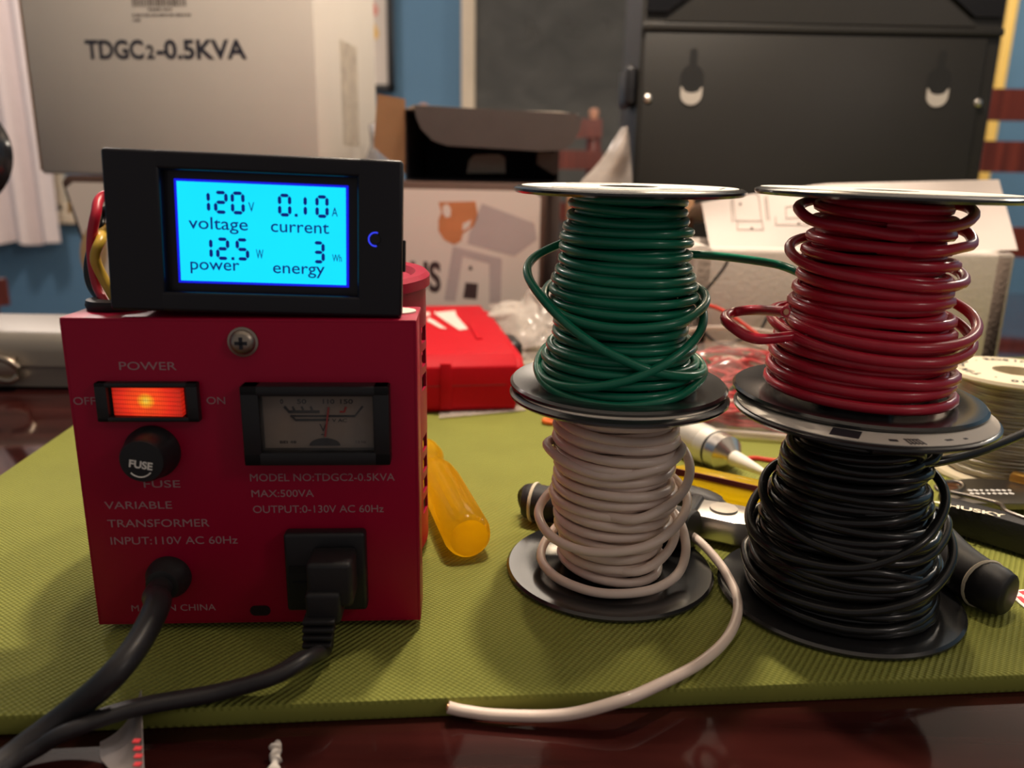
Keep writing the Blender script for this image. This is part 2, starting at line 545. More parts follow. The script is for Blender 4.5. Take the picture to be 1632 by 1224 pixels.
# ================================================================== DINING TABLE AND CHAIRS
tb = thing('dining_table', (.30, .53, 0), 'dark red mahogany dining table under the green mat', 'table')
MB().box((0, 0, TABLE - .014), (1.41, .98, .028), .006, 3).make('tabletop', M_tablew, tb)
ap = MB()
for (cx, cy, sx, sy) in ((0, .43, 1.28, .022), (0, -.43, 1.28, .022), (.64, 0, .022, .86), (-.64, 0, .022, .86)):
    ap.box((cx, cy, TABLE - .028 - .045), (sx, sy, .09), .002)
ap.make('apron', M_tablew, tb)
for sx in (-1, 1):
    for sy in (-1, 1):
        MB().lathe([(.022, 0), (.028, .1), (.034, .45), (.03, .55), (.04, .60), (.04, .722)], 20, T(sx * .655, sy * .45, 0)).make('leg', M_chair, tb)

def make_chair(label):
    t = thing('dining_chair', (0, 0, 0), label, 'chair', group='mahogany chairs around the table')
    MB().box((0, 0, .445), (.44, .42, .03), .01, 2).make('seat', M_chair, t)
    for sx in (-1, 1):
        MB().tube(cat([(sx * .18, -.18, 0), (sx * .185, -.185, .43)], 4), [.015 + .006 * k / 4 for k in range(5)], 12).make('leg', M_chair, t)
        MB().tube(cat([(sx * .2, .21, 0), (sx * .2, .195, .43), (sx * .205, .215, .75), (sx * .21, .255, 1.02)], 6), .018, 12).make('back_post', M_chair, t)
        MB().lathe([(.0, .03), (.010, .027), (.013, .018), (.009, .006), (.011, 0)], 14, T(sx * .21, .257, 1.02)).make('finial', mat('pale_wood_finial', (.45, .22, .14), .4), t)  # finial in a paler brown than the posts
    for (z, y) in ((1.0, .252), (.925, .238), (.80, .224), (.68, .21)):
        g = []
        for i in range(2):
            g.append([( (u - .5) * .45, y - .02 + .022 * (1 - (2 * u - 1) ** 2), z + (i - .5) * .045) for u in [k / 12 for k in range(13)]])
        MB().sheet(g, .014).make('back_rail', M_chair, t)
    b = MB()
    for (a, c) in (((-.18, -.18, .2), (-.2, .2, .2)), ((.18, -.18, .2), (.2, .2, .2)), ((-.18, 0, .2), (.18, 0, .2))):
        b.tube([a, c], .009, 10)
    b.make('stretcher', M_chair, t)
    return t
ch = make_chair('mahogany ladder-back chair at the right edge behind the black metal box')
p = A(1570, 200, 1.25)
ch.location = (p.x, 1.25 - .24, 0)
for (lab, px, Y, rz, dx) in (('mahogany ladder-back chair whose post shows right of the open cardboard box', 944, 2.05, 8, -.205),
                            ('mahogany ladder-back chair barely showing left of the black metal box', 1001, 2.10, -4, .235),
                            ('mahogany chair whose post shows above the aluminium case at the left', 6, 1.30, 75, 0)):
    c = copy_tree(ch)
    c['label'] = lab
    q = A(px, 230, Y)
    R = Matrix.Rotation(radians(rz), 3, 'Z')
    off = R @ Vector((-dx, .24, 0))
    if px == 6:
        q = A(-22, 470, 1.32); off = R @ Vector((.2, .2, 0))
    c.location = (q.x - off.x, q.y - off.y, 0)
    c.rotation_euler = (0, 0, radians(rz))

# chandelier over the table (above the frame)
chd = thing('chandelier', (LAMP.x, LAMP.y, LAMP.z), 'brass chandelier with small bulbs hanging above the table', 'chandelier')
MB().lathe([(.06, 2.4 - LAMP.z), (.055, 2.37 - LAMP.z), (.008, 2.36 - LAMP.z), (.008, .20), (.03, .18), (.03, .13), (.0, .12)], 24).make('stem', mat('brass', (.7, .48, .2), .3, metal=1), chd)
for off, power in BULBS:
    o3 = Vector(off)
    MB().tube(cat([(0, 0, .15), o3 * .5 + Vector((0, 0, .17)), o3 + Vector((0, 0, .10)), o3 + Vector((0, 0, .07))], 6), .005, 8).make('arm', MATS['brass'], chd)
    MB().lathe([(.0, .068), (.014, .066), (.014, .03), (.0, .028)], 16, Matrix.Translation(off)).make('socket', MATS['brass'], chd)
# unseen drum lamp added to put a grey sheen on the spool flanges
dp_ = thing('sheen_drum_lamp', (.25, 1.62, 1.36), 'added drum lamp above the view, mirrored as sheen in the spool flanges', 'lamp')
MB().lathe([(.31, 0), (.31, .25), (.307, .25), (.307, 0)], 40, closed=True).make('shade', mat('sheen_drum_glow', (.85, .8, .72), .8, emit=(1, .86, .72), estr=3.0), dp_)
MB().tube([(0, 0, 1.04), (0, 0, .20)], .005, 8).make('cord', M_rub, dp_)
sp_ = MB()
for k in range(3):
    sp_.tube([(0, 0, .21), (.308 * cos(2.094 * k), .308 * sin(2.094 * k), .24)], .003, 6)
sp_.make('spider', M_steel, dp_)
# unseen flower lamp added to put bright patches in the tabletop reflection
pend = thing('reflection_lamp', (.33, 1.15, 1.43), 'added flower-shaped lamp above the view, mirrored in the tabletop', 'lamp')
MB().tube([(0, 0, .88), (0, 0, .10)], .006, 8).make('cord', M_rub, pend)
M_petal = mat('petal_glow', (.9, .8, .65), .3, emit=(1, .74, .48), estr=9.0)
M_petal2 = mat('bright_petal_glow', (.9, .8, .65), .3, emit=(1, .82, .58), estr=40.0)
rnd = random.Random(5)
for k in range(7):
    a = radians(360 / 7 * k + 10)
    L = .10 + .07 * rnd.random()
    poly = [(0, -.02), (L * .55, -.05), (L, -.01 + .03 * rnd.random()), (L * .6, .045), (0, .02)]
    Mx = Matrix.Rotation(a, 4, 'Z') @ Matrix.Rotation(radians(-18 + 12 * (k % 3)), 4, 'Y') @ Matrix.Translation((.015, 0, .07 - .012 * (k % 2)))
    MB().prism(poly, .004, Mx).make('petal', M_petal2 if k in (1, 4) else M_petal, pend)

# ================================================================== GREEN MAT
mdir = 5.2
mo = G(-120, 1147)
matt = MB()
matt.box((.62, .1925, -.003), (1.6, .385, .006), .0012, 2)
mm = matt.make('exercise_mat', mat_weave(), None, 40)
Lc = G(0, 775)
fd = Vector((cos(radians(mdir)), sin(radians(mdir)), 0))
pf = G(712, 1112)
# front-left corner: where the left edge line meets the front edge line
lx = Lc.x + .0065
t_ = (lx - pf.x) / fd.x
mm.location = pf + fd * t_ + Vector((0, 0, 0)) - fd * (-.62 + .62) + Vector((0, 0, 0))
mm.location = mm.location + fd * (.8 - .62)
mm.rotation_euler = (0, 0, radians(mdir))
tag(mm, 'olive green ribbed foam mat spread on the dark table', 'mat')

# ================================================================== TRANSFORMER
trf = thing('variable_transformer', (-.0718, .2048, MAT), 'red variable transformer with lit rocker switch and voltmeter, standing on the mat', 'transformer', rz=3.4)
PM = T(-.0718, .2048, MAT, 0, 0, 3.4)
hs = MB()
# front panel: sheet with folded edges
hs.box((0, .0012, .0474), (.0924, .0024, .0898), .0007)
hs.box((0, .011, .0917), (.0924, .022, .0013), .0005)
hs.box((-.0456, .006, .0474), (.0012, .012, .0890), .0004)
hs.box((.0456, .006, .0474), (.0012, .012, .0890), .0004)
hs.box((0, .006, .0032), (.0924, .012, .0012), .0004)
hs.make('front_panel', M_red, trf)
# perforated can
NT, RC, CY = 120, .0458, .0555
zs = [.004, .016] + [.016 + (.046 - .016) * k / 12 for k in range(1, 13)] + [.052, .060] + [.060 + .024 * k / 9 for k in range(1, 10)] + [.0945, .0985]
can = bmesh.new()
ring = [[can.verts.new((RC * cos(2 * pi * k / NT), CY + RC * sin(2 * pi * k / NT), z)) for k in range(NT)] for z in zs]
for i in range(len(zs) - 1):
    zc = (zs[i] + zs[i + 1]) / 2
    for k in range(NT):
        hole = False
        if .016 < zc < .046:
            hole = (k % 4 < 3) and ((i) % 3 != 0)
        if .060 < zc < .084:
            hole = (k % 4 < 3) and ((i - 2) % 3 != 0)
        if not hole:
            k2 = (k + 1) % NT
            can.faces.new((ring[i][k], ring[i][k2], ring[i + 1][k2], ring[i + 1][k]))
bmesh.ops.delete(can, geom=[v for v in can.verts if not v.link_faces], context='VERTS')
bmesh.ops.recalc_face_normals(can, faces=can.faces)
bmesh.ops.solidify(can, geom=list(can.faces), thickness=.0009)
MB().bm(can).make('perforated_can', M_red, trf)
MB().lathe([(.0, .008), (.034, .008), (.036, .012), (.036, .082), (.030, .088), (.0, .088)], 40, T(0, CY, 0)).make('coil', mat('dark_coil', (.09, .04, .02), .6), trf)
MB().lathe([(.0, .0965), (.041, .0965), (.0425, .0985), (.046, .0988), (.0472, .0975), (.0472, .0945), (.0455, .0945)], 64, T(0, CY, 0)).make('can_lid', M_red, trf)
dial = MB().lathe([(.0, 0), (.036, 0), (.036, .0004), (.0, .0004)], 56, T(0, CY, .0966)).make('dial_plate', mat('white_dial_plate', (.78, .72, .66), .4), trf)
dm = MB()
for k in range(28):
    a = radians(-50 + 280 * k / 27)
    L_ = .005 if k % 3 == 0 else .003
    dm.box((.030, 0, .0972), (L_, .0006, .0002), M=T(0, CY, 0) @ Matrix.Rotation(a, 4, 'Z'))
for k in range(14):
    a = radians(-50 + 280 * k / 13)
    dm.text(str(k * 10), .0026, T(0, CY, .0971) @ Matrix.Rotation(a - pi / 2, 4, 'Z') @ T(0, .0225, 0, -90, 0, 0), align='CENTER')
dm.make('scale_marking', M_ink, dial)
kn = MB().lathe([(.0185, 0), (.018, .004), (.0155, .006), (.0145, .019), (.013, .0205), (.0, .0205)], 40, T(0, CY, .0974))
kn.make('dial_knob', M_blk, trf)
MB().lathe([(.0, .0), (.0048, .0), (.0048, .0005), (.0, .0005)], 24, T(.0405, .0125, .0923)).make('sticker', M_label, trf)
for sx in (-1, 1):
    for y in (.014, .092):
        MB().lathe([(.0, 0), (.006, 0), (.007, .004), (.0, .004)], 20, T(sx * (.032 if y < .05 else .02), y, 0)).make('foot', M_rub, trf)
# screw
sc = MB().lathe([(.0, -.0006), (.0032, -.0005), (.0040, .0), (.0040, .0005)], 28, T(0, 0, .0861) @ T(0, -.0014, 0, 90, 0, 0) @ T(0, 0, .0))
sc = MB()
sc.lathe([(.0040, 0), (.0040, .0006), (.0034, .0008), (.0031, .0016), (.0020, .0023), (.0, .0025)], 28, T(.0005, 0, .0862, 90, 0, 0))
sco = sc.make('screw', mat('nickel_screw', (.40, .34, .28), .38, metal=1), trf)
cr = MB()
cr.box((.0005, -.0025, .0862), (.0032, .0004, .0009), M=I4)
cr.box((.0005, -.0025, .0862), (.0009, .0004, .0032), M=I4)
cr.make('cross_slot', M_ink, sco)
# rocker switch
sw = MB()
xc, zc = -.0251, .0700
for (cx, cz, sx, sz) in ((xc, zc + .0047, .0266, .0014), (xc, zc - .0047, .0266, .0014), (xc - .0117, zc, .0032, .0108), (xc + .0117, zc, .0032, .0108)):
    sw.box((cx, -.0012, cz), (sx, .0026, sz), .0004)
sw.box((xc, .0005, zc), (.024, .002, .009))
swo = sw.make('switch_bezel', M_blk, trf)
def rocker_mat():
    m = bpy.data.materials.new('backlit_red_rocker')
    m.use_nodes = True
    nt = m.node_tree; b = nt.nodes['Principled BSDF']
    b.inputs['Base Color'].default_value = (.7, .05, .02, 1); b.inputs['Roughness'].default_value = .25
    tc = nt.nodes.new('ShaderNodeTexCoord')
    mp = nt.nodes.new('ShaderNodeMapping')
    mp.inputs['Location'].default_value = (-(xc - .0004), 0, -(zc + .0004))
    ln = nt.nodes.new('ShaderNodeVectorMath'); ln.operation = 'LENGTH'
    nt.links.new(tc.outputs['Object'], mp.inputs[0])
    sm = nt.nodes.new('ShaderNodeVectorMath'); sm.operation = 'MULTIPLY'; sm.inputs[1].default_value = (1, 0, 1.15)
    nt.links.new(mp.outputs[0], sm.inputs[0]); nt.links.new(sm.outputs[0], ln.inputs[0])
    dv = nt.nodes.new('ShaderNodeMath'); dv.operation = 'DIVIDE'; dv.inputs[1].default_value = .0105
    nt.links.new(ln.outputs['Value'], dv.inputs[0])
    # moulded grid lines
    sx_ = nt.nodes.new('ShaderNodeTexChecker'); sx_.inputs['Scale'].default_value = 1600
    nt.links.new(tc.outputs['Object'], sx_.inputs['Vector'])
    nzr = nt.nodes.new('ShaderNodeTexNoise'); nzr.inputs['Scale'].default_value = 260
    nt.links.new(tc.outputs['Object'], nzr.inputs['Vector'])
    cr = nt.nodes.new('ShaderNodeValToRGB')
    E_ = cr.color_ramp.elements
    E_[0].position = 0; E_[0].color = (1.0, .80, .10, 1)
    E_[1].position = 1; E_[1].color = (.36, .008, .004, 1)
    e = E_.new(.11); e.color = (1.0, .48, .02, 1)
    e = E_.new(.25); e.color = (1.0, .075, .008, 1)
    e = E_.new(.62); e.color = (.80, .022, .006, 1)
    nt.links.new(dv.outputs[0], cr.inputs[0])
    mlt = nt.nodes.new('ShaderNodeMix'); mlt.data_type = 'RGBA'; mlt.blend_type = 'MULTIPLY'; mlt.inputs[0].default_value = .45
    nt.links.new(cr.outputs[0], mlt.inputs[6]); nt.links.new(nzr.outputs['Fac'], mlt.inputs[7])
    sw_ = nt.nodes.new('ShaderNodeSeparateXYZ'); nt.links.new(tc.outputs['Object'], sw_.inputs[0])
    gr_ = None
    for ax, pt in (('X', .00062), ('Z', .0012)):
        m1 = nt.nodes.new('ShaderNodeMath'); m1.operation = 'MULTIPLY'; m1.inputs[1].default_value = 2 * pi / pt
        nt.links.new(sw_.outputs[ax], m1.inputs[0])
        m2 = nt.nodes.new('ShaderNodeMath'); m2.operation = 'SINE'; nt.links.new(m1.outputs[0], m2.inputs[0])
        m3 = nt.nodes.new('ShaderNodeMapRange'); m3.inputs[1].default_value = -1; m3.inputs[2].default_value = -.3
        m3.inputs[3].default_value = .55; m3.inputs[4].default_value = 1
        nt.links.new(m2.outputs[0], m3.inputs[0])
        if gr_ is None: gr_ = m3
        else:
            m4 = nt.nodes.new('ShaderNodeMath'); m4.operation = 'MULTIPLY'
            nt.links.new(gr_.outputs[0], m4.inputs[0]); nt.links.new(m3.outputs[0], m4.inputs[1]); gr_ = m4
    m5 = nt.nodes.new('ShaderNodeMath'); m5.operation = 'MULTIPLY'; m5.inputs[1].default_value = 1.2
    nt.links.new(gr_.outputs[0], m5.inputs[0]); nt.links.new(m5.outputs[0], b.inputs['Emission Strength'])
    nt.links.new(mlt.outputs[2], b.inputs['Emission Color'])
    return m
rk = MB()
rk.add([(xc - .0094, -.0008, zc - .0039), (xc + .0092, -.0032, zc - .0036), (xc + .0092, -.0032, zc + .0038), (xc - .0094, -.0008, zc + .0041),
        (xc - .0094, .0015, zc - .0039), (xc + .0092, .0015, zc - .0036), (xc + .0092, .0015, zc + .0038), (xc - .0094, .0015, zc + .0041)],
       [(0, 1, 2, 3), (4, 7, 6, 5), (0, 4, 5, 1), (3, 2, 6, 7), (1, 5, 6, 2), (0, 3, 7, 4)])
rk.make('rocker', rocker_mat(), swo, 0)
# fuse holder
fx, fz = -.0257, .0556
fh = MB()
fh.lathe([(.0074, 0), (.0074, .0016), (.0066, .0026), (.0062, .0070), (.0056, .0082), (.0, .0084)], 36, T(fx, 0, fz, 90, 0, 0))
fho = fh.make('fuse_holder', M_blk, trf)
ft_ = MB()
ft_.text('FUSE', .0021, T(fx - .0003, -.00842, fz - .0018, 0, 10, 0), bold=.03, align='CENTER', width=.0060)
ft_.tube([(fx - .0003 + .0036 * cos(a), -.0086, fz + .0000 + .0042 * sin(a)) for a in [radians(225 + 9 * k) for k in range(11)]], .0002, 6)
ft_.make('fuse_lettering', M_white, fho)
# voltmeter
vx, vz, vw, vh = .0194, .0641, .0390, .0222
vm = MB()
vm.box((vx, -.0024, vz + vh / 2 - .0014), (vw, .0052, .0028), .0005)
vm.box((vx, -.0024, vz - vh / 2 + .0019), (vw, .0052, .0038), .0005)
vm.box((vx - vw / 2 + .0024, -.0024, vz), (.0048, .0052, vh), .0005)
vm.box((vx + vw / 2 - .0022, -.0024, vz), (.0044, .0052, vh), .0005)
vmo = vm.make('voltmeter_bezel', M_blk, trf)
MB().box((vx + .0001, -.0006, vz + .0005), (.0302, .0006, .0172)).make('voltmeter_dial', mat('cream_meter_dial', (.36, .29, .25), .5), vmo)
dl = MB()
D0 = -.00095
def dline(pts, w=.00042, mb=dl):
    mb.tube([(vx + a, D0, vz + b) for a, b in pts], w, 6, flat=1)
dline([(-.0090, .0045), (-.0078, .0030), (.0004, .0030)])
for a in (-.0062, -.0038, -.0014):
    dline([(a, .0030), (a - .0006, .0045)], .0003)
dline([(-.0072, .0018), (.0098, .0018), (.0120, .0046)], .0003)
dline([(-.0074, .0020), (-.0062, .0007), (.0028, .0007)], .00034)
dl.text('0', .0013, T(vx - .0096, D0, vz + .0053), bold=.02, align='CENTER')
dl.text('50', .0013, T(vx - .0043, D0, vz + .0053), bold=.02, align='CENTER', width=.0025)
dl.text('110', .0013, T(vx + .0029, D0, vz + .0053), bold=.02, align='CENTER', width=.0031)
dl.text('150', .0013, T(vx + .0077, D0, vz + .0053), bold=.02, align='CENTER', width=.0034)
dl.text('V AC', .0010, T(vx + .0036, D0, vz + .0001), bold=.01, width=.0040)
dl.text('V', .0023, T(vx + .0011, D0, vz - .0026), bold=.0, align='CENTER')
dl.text('~', .0016, T(vx + .0011, D0, vz - .0041), bold=.02, align='CENTER')
dl.text('BEI 48', .0008, T(vx - .0107, D0, vz - .0060), width=.0044)
dl.text('1.5 Hz', .0008, T(vx + .0098, D0, vz - .0060), width=.0028)
plate(dl, [(vx + .0014 + .0042 * cos(a), vz - .0066 + .0021 * sin(a)) for a in [pi * k / 14 for k in range(15)]], -.0009, .0003)
dl.make('dial_marking', M_ink, vmo)
nd = MB()
nd.tube([(vx + .0016, D0 - .0004, vz - .0040), (vx + .0029, D0 - .0004, vz + .0044)], .00026, 6)
nd.tube([(vx + .0058, D0, vz + .0030), (vx + .0070, D0, vz + .0030), (vx + .0075, D0, vz + .0044)], .0003, 6)
nd.make('red_needle', mat('red_needle', (.50, .03, .03), .5), vmo)
MB().box((vx + .0001, -.0032, vz + .0005), (.0302, .0004, .0170)).make('voltmeter_window', clear_film('clear_meter_window', (.93, .92, .9), (.3, .3, .3), .08, .93), vmo)
# outlet
ox, oz = .0200, .0207
ot = MB()
ot.box((ox, -.0022, oz), (.0226, .0046, .0240), .0011, 3)
oto = ot.make('outlet', M_blk, trf)
sl = MB()
for (dx, dz, sx, sz) in ((-.0073, .0014, .0055, .0020), (-.0073, -.0028, .0042, .0006)):
    sl.box((ox + dx, -.0046, oz + dz), (sx, .0004, sz))
sl.make('outlet_slot', mat('outlet_recess', (.004, .004, .004), .6), oto)
# gland and mains cord
gx, gz = -.0248, .0180
gl = MB()
gl.lathe([(.0062, 0), (.0062, .0016), (.0054, .0030), (.0045, .0058), (.0040, .0060)], 30, T(gx, 0, gz, 90, 0, 0))
gl.make('cord_gland', M_rub, trf)
# small oval hole in the panel foot
plate(MB(), rrect(.0058, .0032, .00155, 6, -.0001, .0066), -.00001, .0002).make('slot_hole', mat('hole_dark', (.012, .002, .003), .8), trf)
# lettering
lt = MB()
def L(s, x0, x1, z, cap, bold=.0, sp=1.0):
    lt.text(s, cap * .001, T(x0 * .001, -.00002, z * .001), bold=bold, width=(x1 - x0) * .001)
L('POWER', -32.2, -17.4, 78.4, 2.3)
L('OFF', -45.1, -39.4, 68.8, 2.2)
L('ON', -10.3, -5.4, 69.0, 2.1)
L('FUSE', -29.2, -19.4, 45.0, 2.2)
L('VARIABLE', -40.4, -22.2, 38.7, 2.3)
L('TRANSFORMER', -40.2, -12.4, 33.2, 2.4)
L('INPUT:110V AC 60Hz', -39.9, -5.0, 27.9, 2.4)
L('MODEL NO:TDGC2-0.5KVA', -.3, 39.5, 46.7, 2.3)
L('MAX:500VA', -.2, 16.9, 42.0, 2.2)
L('OUTPUT:0-130V AC 60Hz', -.1, 36.2, 37.2, 2.3)
L('MADE IN CHINA', -36.4, -12.7, 6.9, 2.1)
lt.make('lettering', M_print, trf, 0)
# mains cord (world points -> panel space)
inv = PM.inverted()
def gnd(x, y, r, z=MAT): return G(x, y, z + r)
cp = [PM @ Vector((gx, -.0035, gz)), PM @ Vector((gx, -.011, gz - .0002)), A(252, 962, .1850), A(222, 1022, .1730), A(176, 1080, .1640), G(108, 1138, MAT + .0036), G(52, 1181, TABLE + .0055), G(-10, 1226, TABLE + .0034), G(-150, 1300, TABLE + .0034), G(-420, 1400, TABLE + .0034)]
MB().tube([inv @ q for q in cat(cp, 10)], .0033, 16).make('mains_cord', M_cord, trf)

# grommet on top where the meter leads come out
MB().lathe([(.0, .0), (.0078, .0), (.0082, .0012), (.0078, .0026), (.0050, .0030), (.0046, .0012), (.0, .0012)], 32, T(-.0375, .0155, .0924)).make('top_grommet', M_rub, trf)

# ---------------------------------------------------------------- plug in the outlet
plug = thing('power_plug', PM @ Vector((ox + .002, -.0045, oz)), 'black ribbed plug and cord pushed into the transformer outlet', 'plug', rz=3.4)
plM = T(*plug.location, 0, 0, 3.4)
pb = MB()
pb.box((.0009, -.0055, .0018), (.0122, .0108, .0132), .0014, 3)
pb.box((-.0008, -.0085, -.0042), (.0094, .0078, .0092), .0012, 3)
pb.make('plug_body', M_rub, plug)
for k in range(4):
    MB().box((-.0018 - .0002 * k, -.0112 - .0004 * k, -.0072 - .0021 * k), (.0086 - .0003 * k, .0064, .0013), .0004).make('relief_rib', M_rub, plug)
MB().box((-.0020, -.0104, -.0122), (.0062, .0048, .0112), .0010, 3).make('strain_relief', M_rub, plug)
ipl = plM.inverted()
e0 = plM @ Vector((-.0022, -.0106, -.0150))
cp2 = [e0, plM @ Vector((-.0026, -.0116, -.0178)), A(488, 1048, .1800), A(435, 1078, .1738), G(345, 1104, MAT + .0030), G(215, 1128, MAT + .0030), G(118, 1160, MAT + .0026), G(62, 1190, TABLE + .0050), G(0, 1226, TABLE + .0028), G(-120, 1300, TABLE + .0028), G(-300, 1420, TABLE + .0028)]
path = [ipl @ q for q in cat(cp2, 10)]
cc = MB()
for s in (-1, 1):
    offp = []
    for i, q in enumerate(path):
        d = (path[min(i + 1, len(path) - 1)] - path[max(i - 1, 0)]).normalized()
        sd = d.cross(Vector((0, 0, 1)))
        if sd.length < .3: sd = Vector((0.7, -.7, 0))
        sd.normalize()
        offp.append(q + sd * (s * .00135) + Vector((0, 0, -s * .0006)))
    cc.tube(offp, .0020, 12)
cc.make('plug_cord', M_cord, plug)

# ================================================================== LCD METER
k_ = .945
mpos = Vector((0, 0, CAMZ)) + (Vector((-.0710, .2186, .8464)) - Vector((0, 0, CAMZ))) * k_ + Vector((0, 0, .0009))
met = thing('panel_meter', mpos, 'black digital meter with glowing blue screen, propped on top of the transformer', 'meter', rz=4.85, rx=-2.99, ry=1.40)
MMx = T(*mpos, -2.99, 1.40, 4.85)
k = k_ * .001
def mm_(x): return x * k
fx0, fx1, fz0, fz1 = -39.5, 39.5, 0, 43
bz = MB()
# bezel as four bevelled bars round the recess, plus body
rc = (-24.8, 27.2, 5.6, 38.0)
bz.box((mm_((fx0 + rc[0]) / 2), mm_(2), mm_(21.5)), (mm_(rc[0] - fx0), mm_(7), mm_(43)), mm_(1.0), 3)
bz.box((mm_((rc[1] + fx1) / 2), mm_(2), mm_(21.5)), (mm_(fx1 - rc[1]), mm_(7), mm_(43)), mm_(1.0), 3)
bz.box((mm_(1.2), mm_(2), mm_((rc[3] + fz1) / 2)), (mm_(rc[1] - rc[0] + 3), mm_(7), mm_(fz1 - rc[3])), mm_(1.0), 3)
bz.box((mm_(1.2), mm_(2), mm_((rc[2]) / 2)), (mm_(rc[1] - rc[0] + 3), mm_(7), mm_(rc[2])), mm_(1.0), 3)
bz.box((0, mm_(15), mm_(21.8)), (mm_(73), mm_(21), mm_(38)), mm_(1), 2)
bz.box((mm_(1.2), mm_(3.8), mm_(21.8)), (mm_(56), mm_(3), mm_(35)))
bz.make('case', mat('meter_case_plastic', (.007, .006, .010), .36, var=.1), met)
# screen
def lcd_mat():
    m = bpy.data.materials.new('backlit_lcd')
    m.use_nodes = True
    nt = m.node_tree; b = nt.nodes['Principled BSDF']
    b.inputs['Base Color'].default_value = (.02, .1, .15, 1); b.inputs['Roughness'].default_value = .2
    b.inputs['Emission Color'].default_value = (.0, .72, 1.0, 1)
    b.inputs['Emission Strength'].default_value = 1.15
    tc = nt.nodes.new('ShaderNodeTexCoord'); nz = nt.nodes.new('ShaderNodeTexNoise'); nz.inputs['Scale'].default_value = 40
    nt.links.new(tc.outputs['Object'], nz.inputs['Vector'])
    mr = nt.nodes.new('ShaderNodeMapRange'); mr.inputs[3].default_value = 1.0; mr.inputs[4].default_value = 1.16
    nt.links.new(nz.outputs['Fac'], mr.inputs[0]); nt.links.new(mr.outputs[0], b.inputs['Emission Strength'])
    return m
sx0, sx1, sz0, sz1 = -21.3, 23.8, 8.5, 35.2
lcd = MB().box((mm_((sx0 + sx1) / 2), mm_(1.9), mm_((sz0 + sz1) / 2)), (mm_(sx1 - sx0), mm_(.8), mm_(sz1 - sz0))).make('screen', lcd_mat(), met)
gw = MB()
for (cx, cz, sx, sz) in (((sx0 + sx1) / 2, sz1 + .3, sx1 - sx0 + 1.4, .7), ((sx0 + sx1) / 2, sz0 - .3, sx1 - sx0 + 1.4, .7), (sx0 - .35, (sz0 + sz1) / 2, .7, sz1 - sz0), (sx1 + .35, (sz0 + sz1) / 2, .7, sz1 - sz0)):
    gw.box((mm_(cx), mm_(2.0), mm_(cz)), (mm_(sx), mm_(.8), mm_(sz)))
gw.make('screen_edge', mat('blue_light_guide_edge', (.01, .01, .2), .4, emit=(.005, .01, 1.0), estr=.75), lcd)
dg_ = MB()
DY = mm_(1.46)
SEG = {'0': 'abcdef', '1': 'bc', '2': 'abged', '3': 'abgcd', '5': 'afgcd'}
def seg7(chh, x, z, w, h, th=.92, slant=.0):
    m_ = {'a': ((0, h), (w, h)), 'b': ((w, h), (w, h / 2)), 'c': ((w, h / 2), (w, 0)), 'd': ((0, 0), (w, 0)), 'e': ((0, h / 2), (0, 0)), 'f': ((0, h), (0, h / 2)), 'g': ((0, h / 2), (w, h / 2))}
    for s in SEG[chh]:
        (x0, z0), (x1, z1) = m_[s]
        g = .14
        hor = z0 == z1
        if hor: q = [(x0 + g, z0), (x0 + g + th / 2, z0 + th / 2), (x1 - g - th / 2, z0 + th / 2), (x1 - g, z0), (x1 - g - th / 2, z0 - th / 2), (x0 + g + th / 2, z0 - th / 2)]
        else:
            q = [(x0, z1 + g), (x0 + th / 2, z1 + g + th / 2), (x0 + th / 2, z0 - g - th / 2), (x0, z0 - g), (x0 - th / 2, z0 - g - th / 2), (x0 - th / 2, z1 + g + th / 2)]
        plate(dg_, [(mm_(x + a), mm_(z + b_)) for a, b_ in q], DY, mm_(.05), MMI)
MMI = I4
def digits(s, xs, z, w, h):
    for c_, x in zip(s, xs):
        if c_ == '.':
            dg_.box((mm_(x), DY, mm_(z)), (mm_(.8), mm_(.06), mm_(.8)))
        else: seg7(c_, x, z, w, h)
digits('120', (-15.9, -11.2, -6.7), 27.4, 2.8, 5.2)
digits('0.10', (5.9, 10.3, 10.1, 16.0), 27.3, 2.7, 5.2)
digits('12.5', (-15.6, -11.1, -7.1, -5.8), 14.9, 2.7, 5.2)
digits('3', (15.0,), 14.8, 2.5, 5.2)
def ML(s, x0, x1, z, cap, bold=.004):
    dg_.text(s, mm_(cap), T(mm_(x0), DY, mm_(z)), bold=bold, width=mm_(x1 - x0), depth=mm_(.05))
ML('V', -2.5, -.9, 27.8, 2.7); ML('A', 20.0, 21.6, 27.4, 2.5)
ML('W', -.8, 1.2, 15.1, 2.7); ML('Wh', 20.0, 22.6, 15.0, 2.1)
ML('voltage', -18.6, -2.8, 22.7, 3.5); ML('current', 3.4, 19.2, 22.6, 3.5)
ML('power', -18.6, -5.4, 11.6, 3.4); ML('energy', 3.7, 17.9, 11.3, 3.4)
dg_.make('screen_digits', mat('lcd_dark_segment', (.002, .012, .12), .3, emit=(.0, .012, .30), estr=.5), lcd, 0)
MB().lathe([(.0, mm_(.6)), (mm_(1.3), mm_(.6)), (mm_(1.5), 0), (mm_(1.5), -mm_(1))], 24, T(mm_(32.2), mm_(-1.4), mm_(21.6), 90, 0, 0)).make('button', M_blk, met)
ar = MB()
ar.tube([(mm_(32.2 + 1.85 * cos(a)), mm_(-1.52), mm_(21.6 + 1.85 * sin(a))) for a in [radians(70 + 10.5 * q) for q in range(21)]], mm_(.20), 6)
ar.make('button_glow', mat('blue_led_glow', (.02, .02, .3), .4, emit=(.04, .06, 1.0), estr=1.0), met)
MB().box((mm_(39.7), mm_(5), mm_(17)), (mm_(1.0), mm_(3), mm_(9)), mm_(.3)).make('side_clip', M_blk, met)
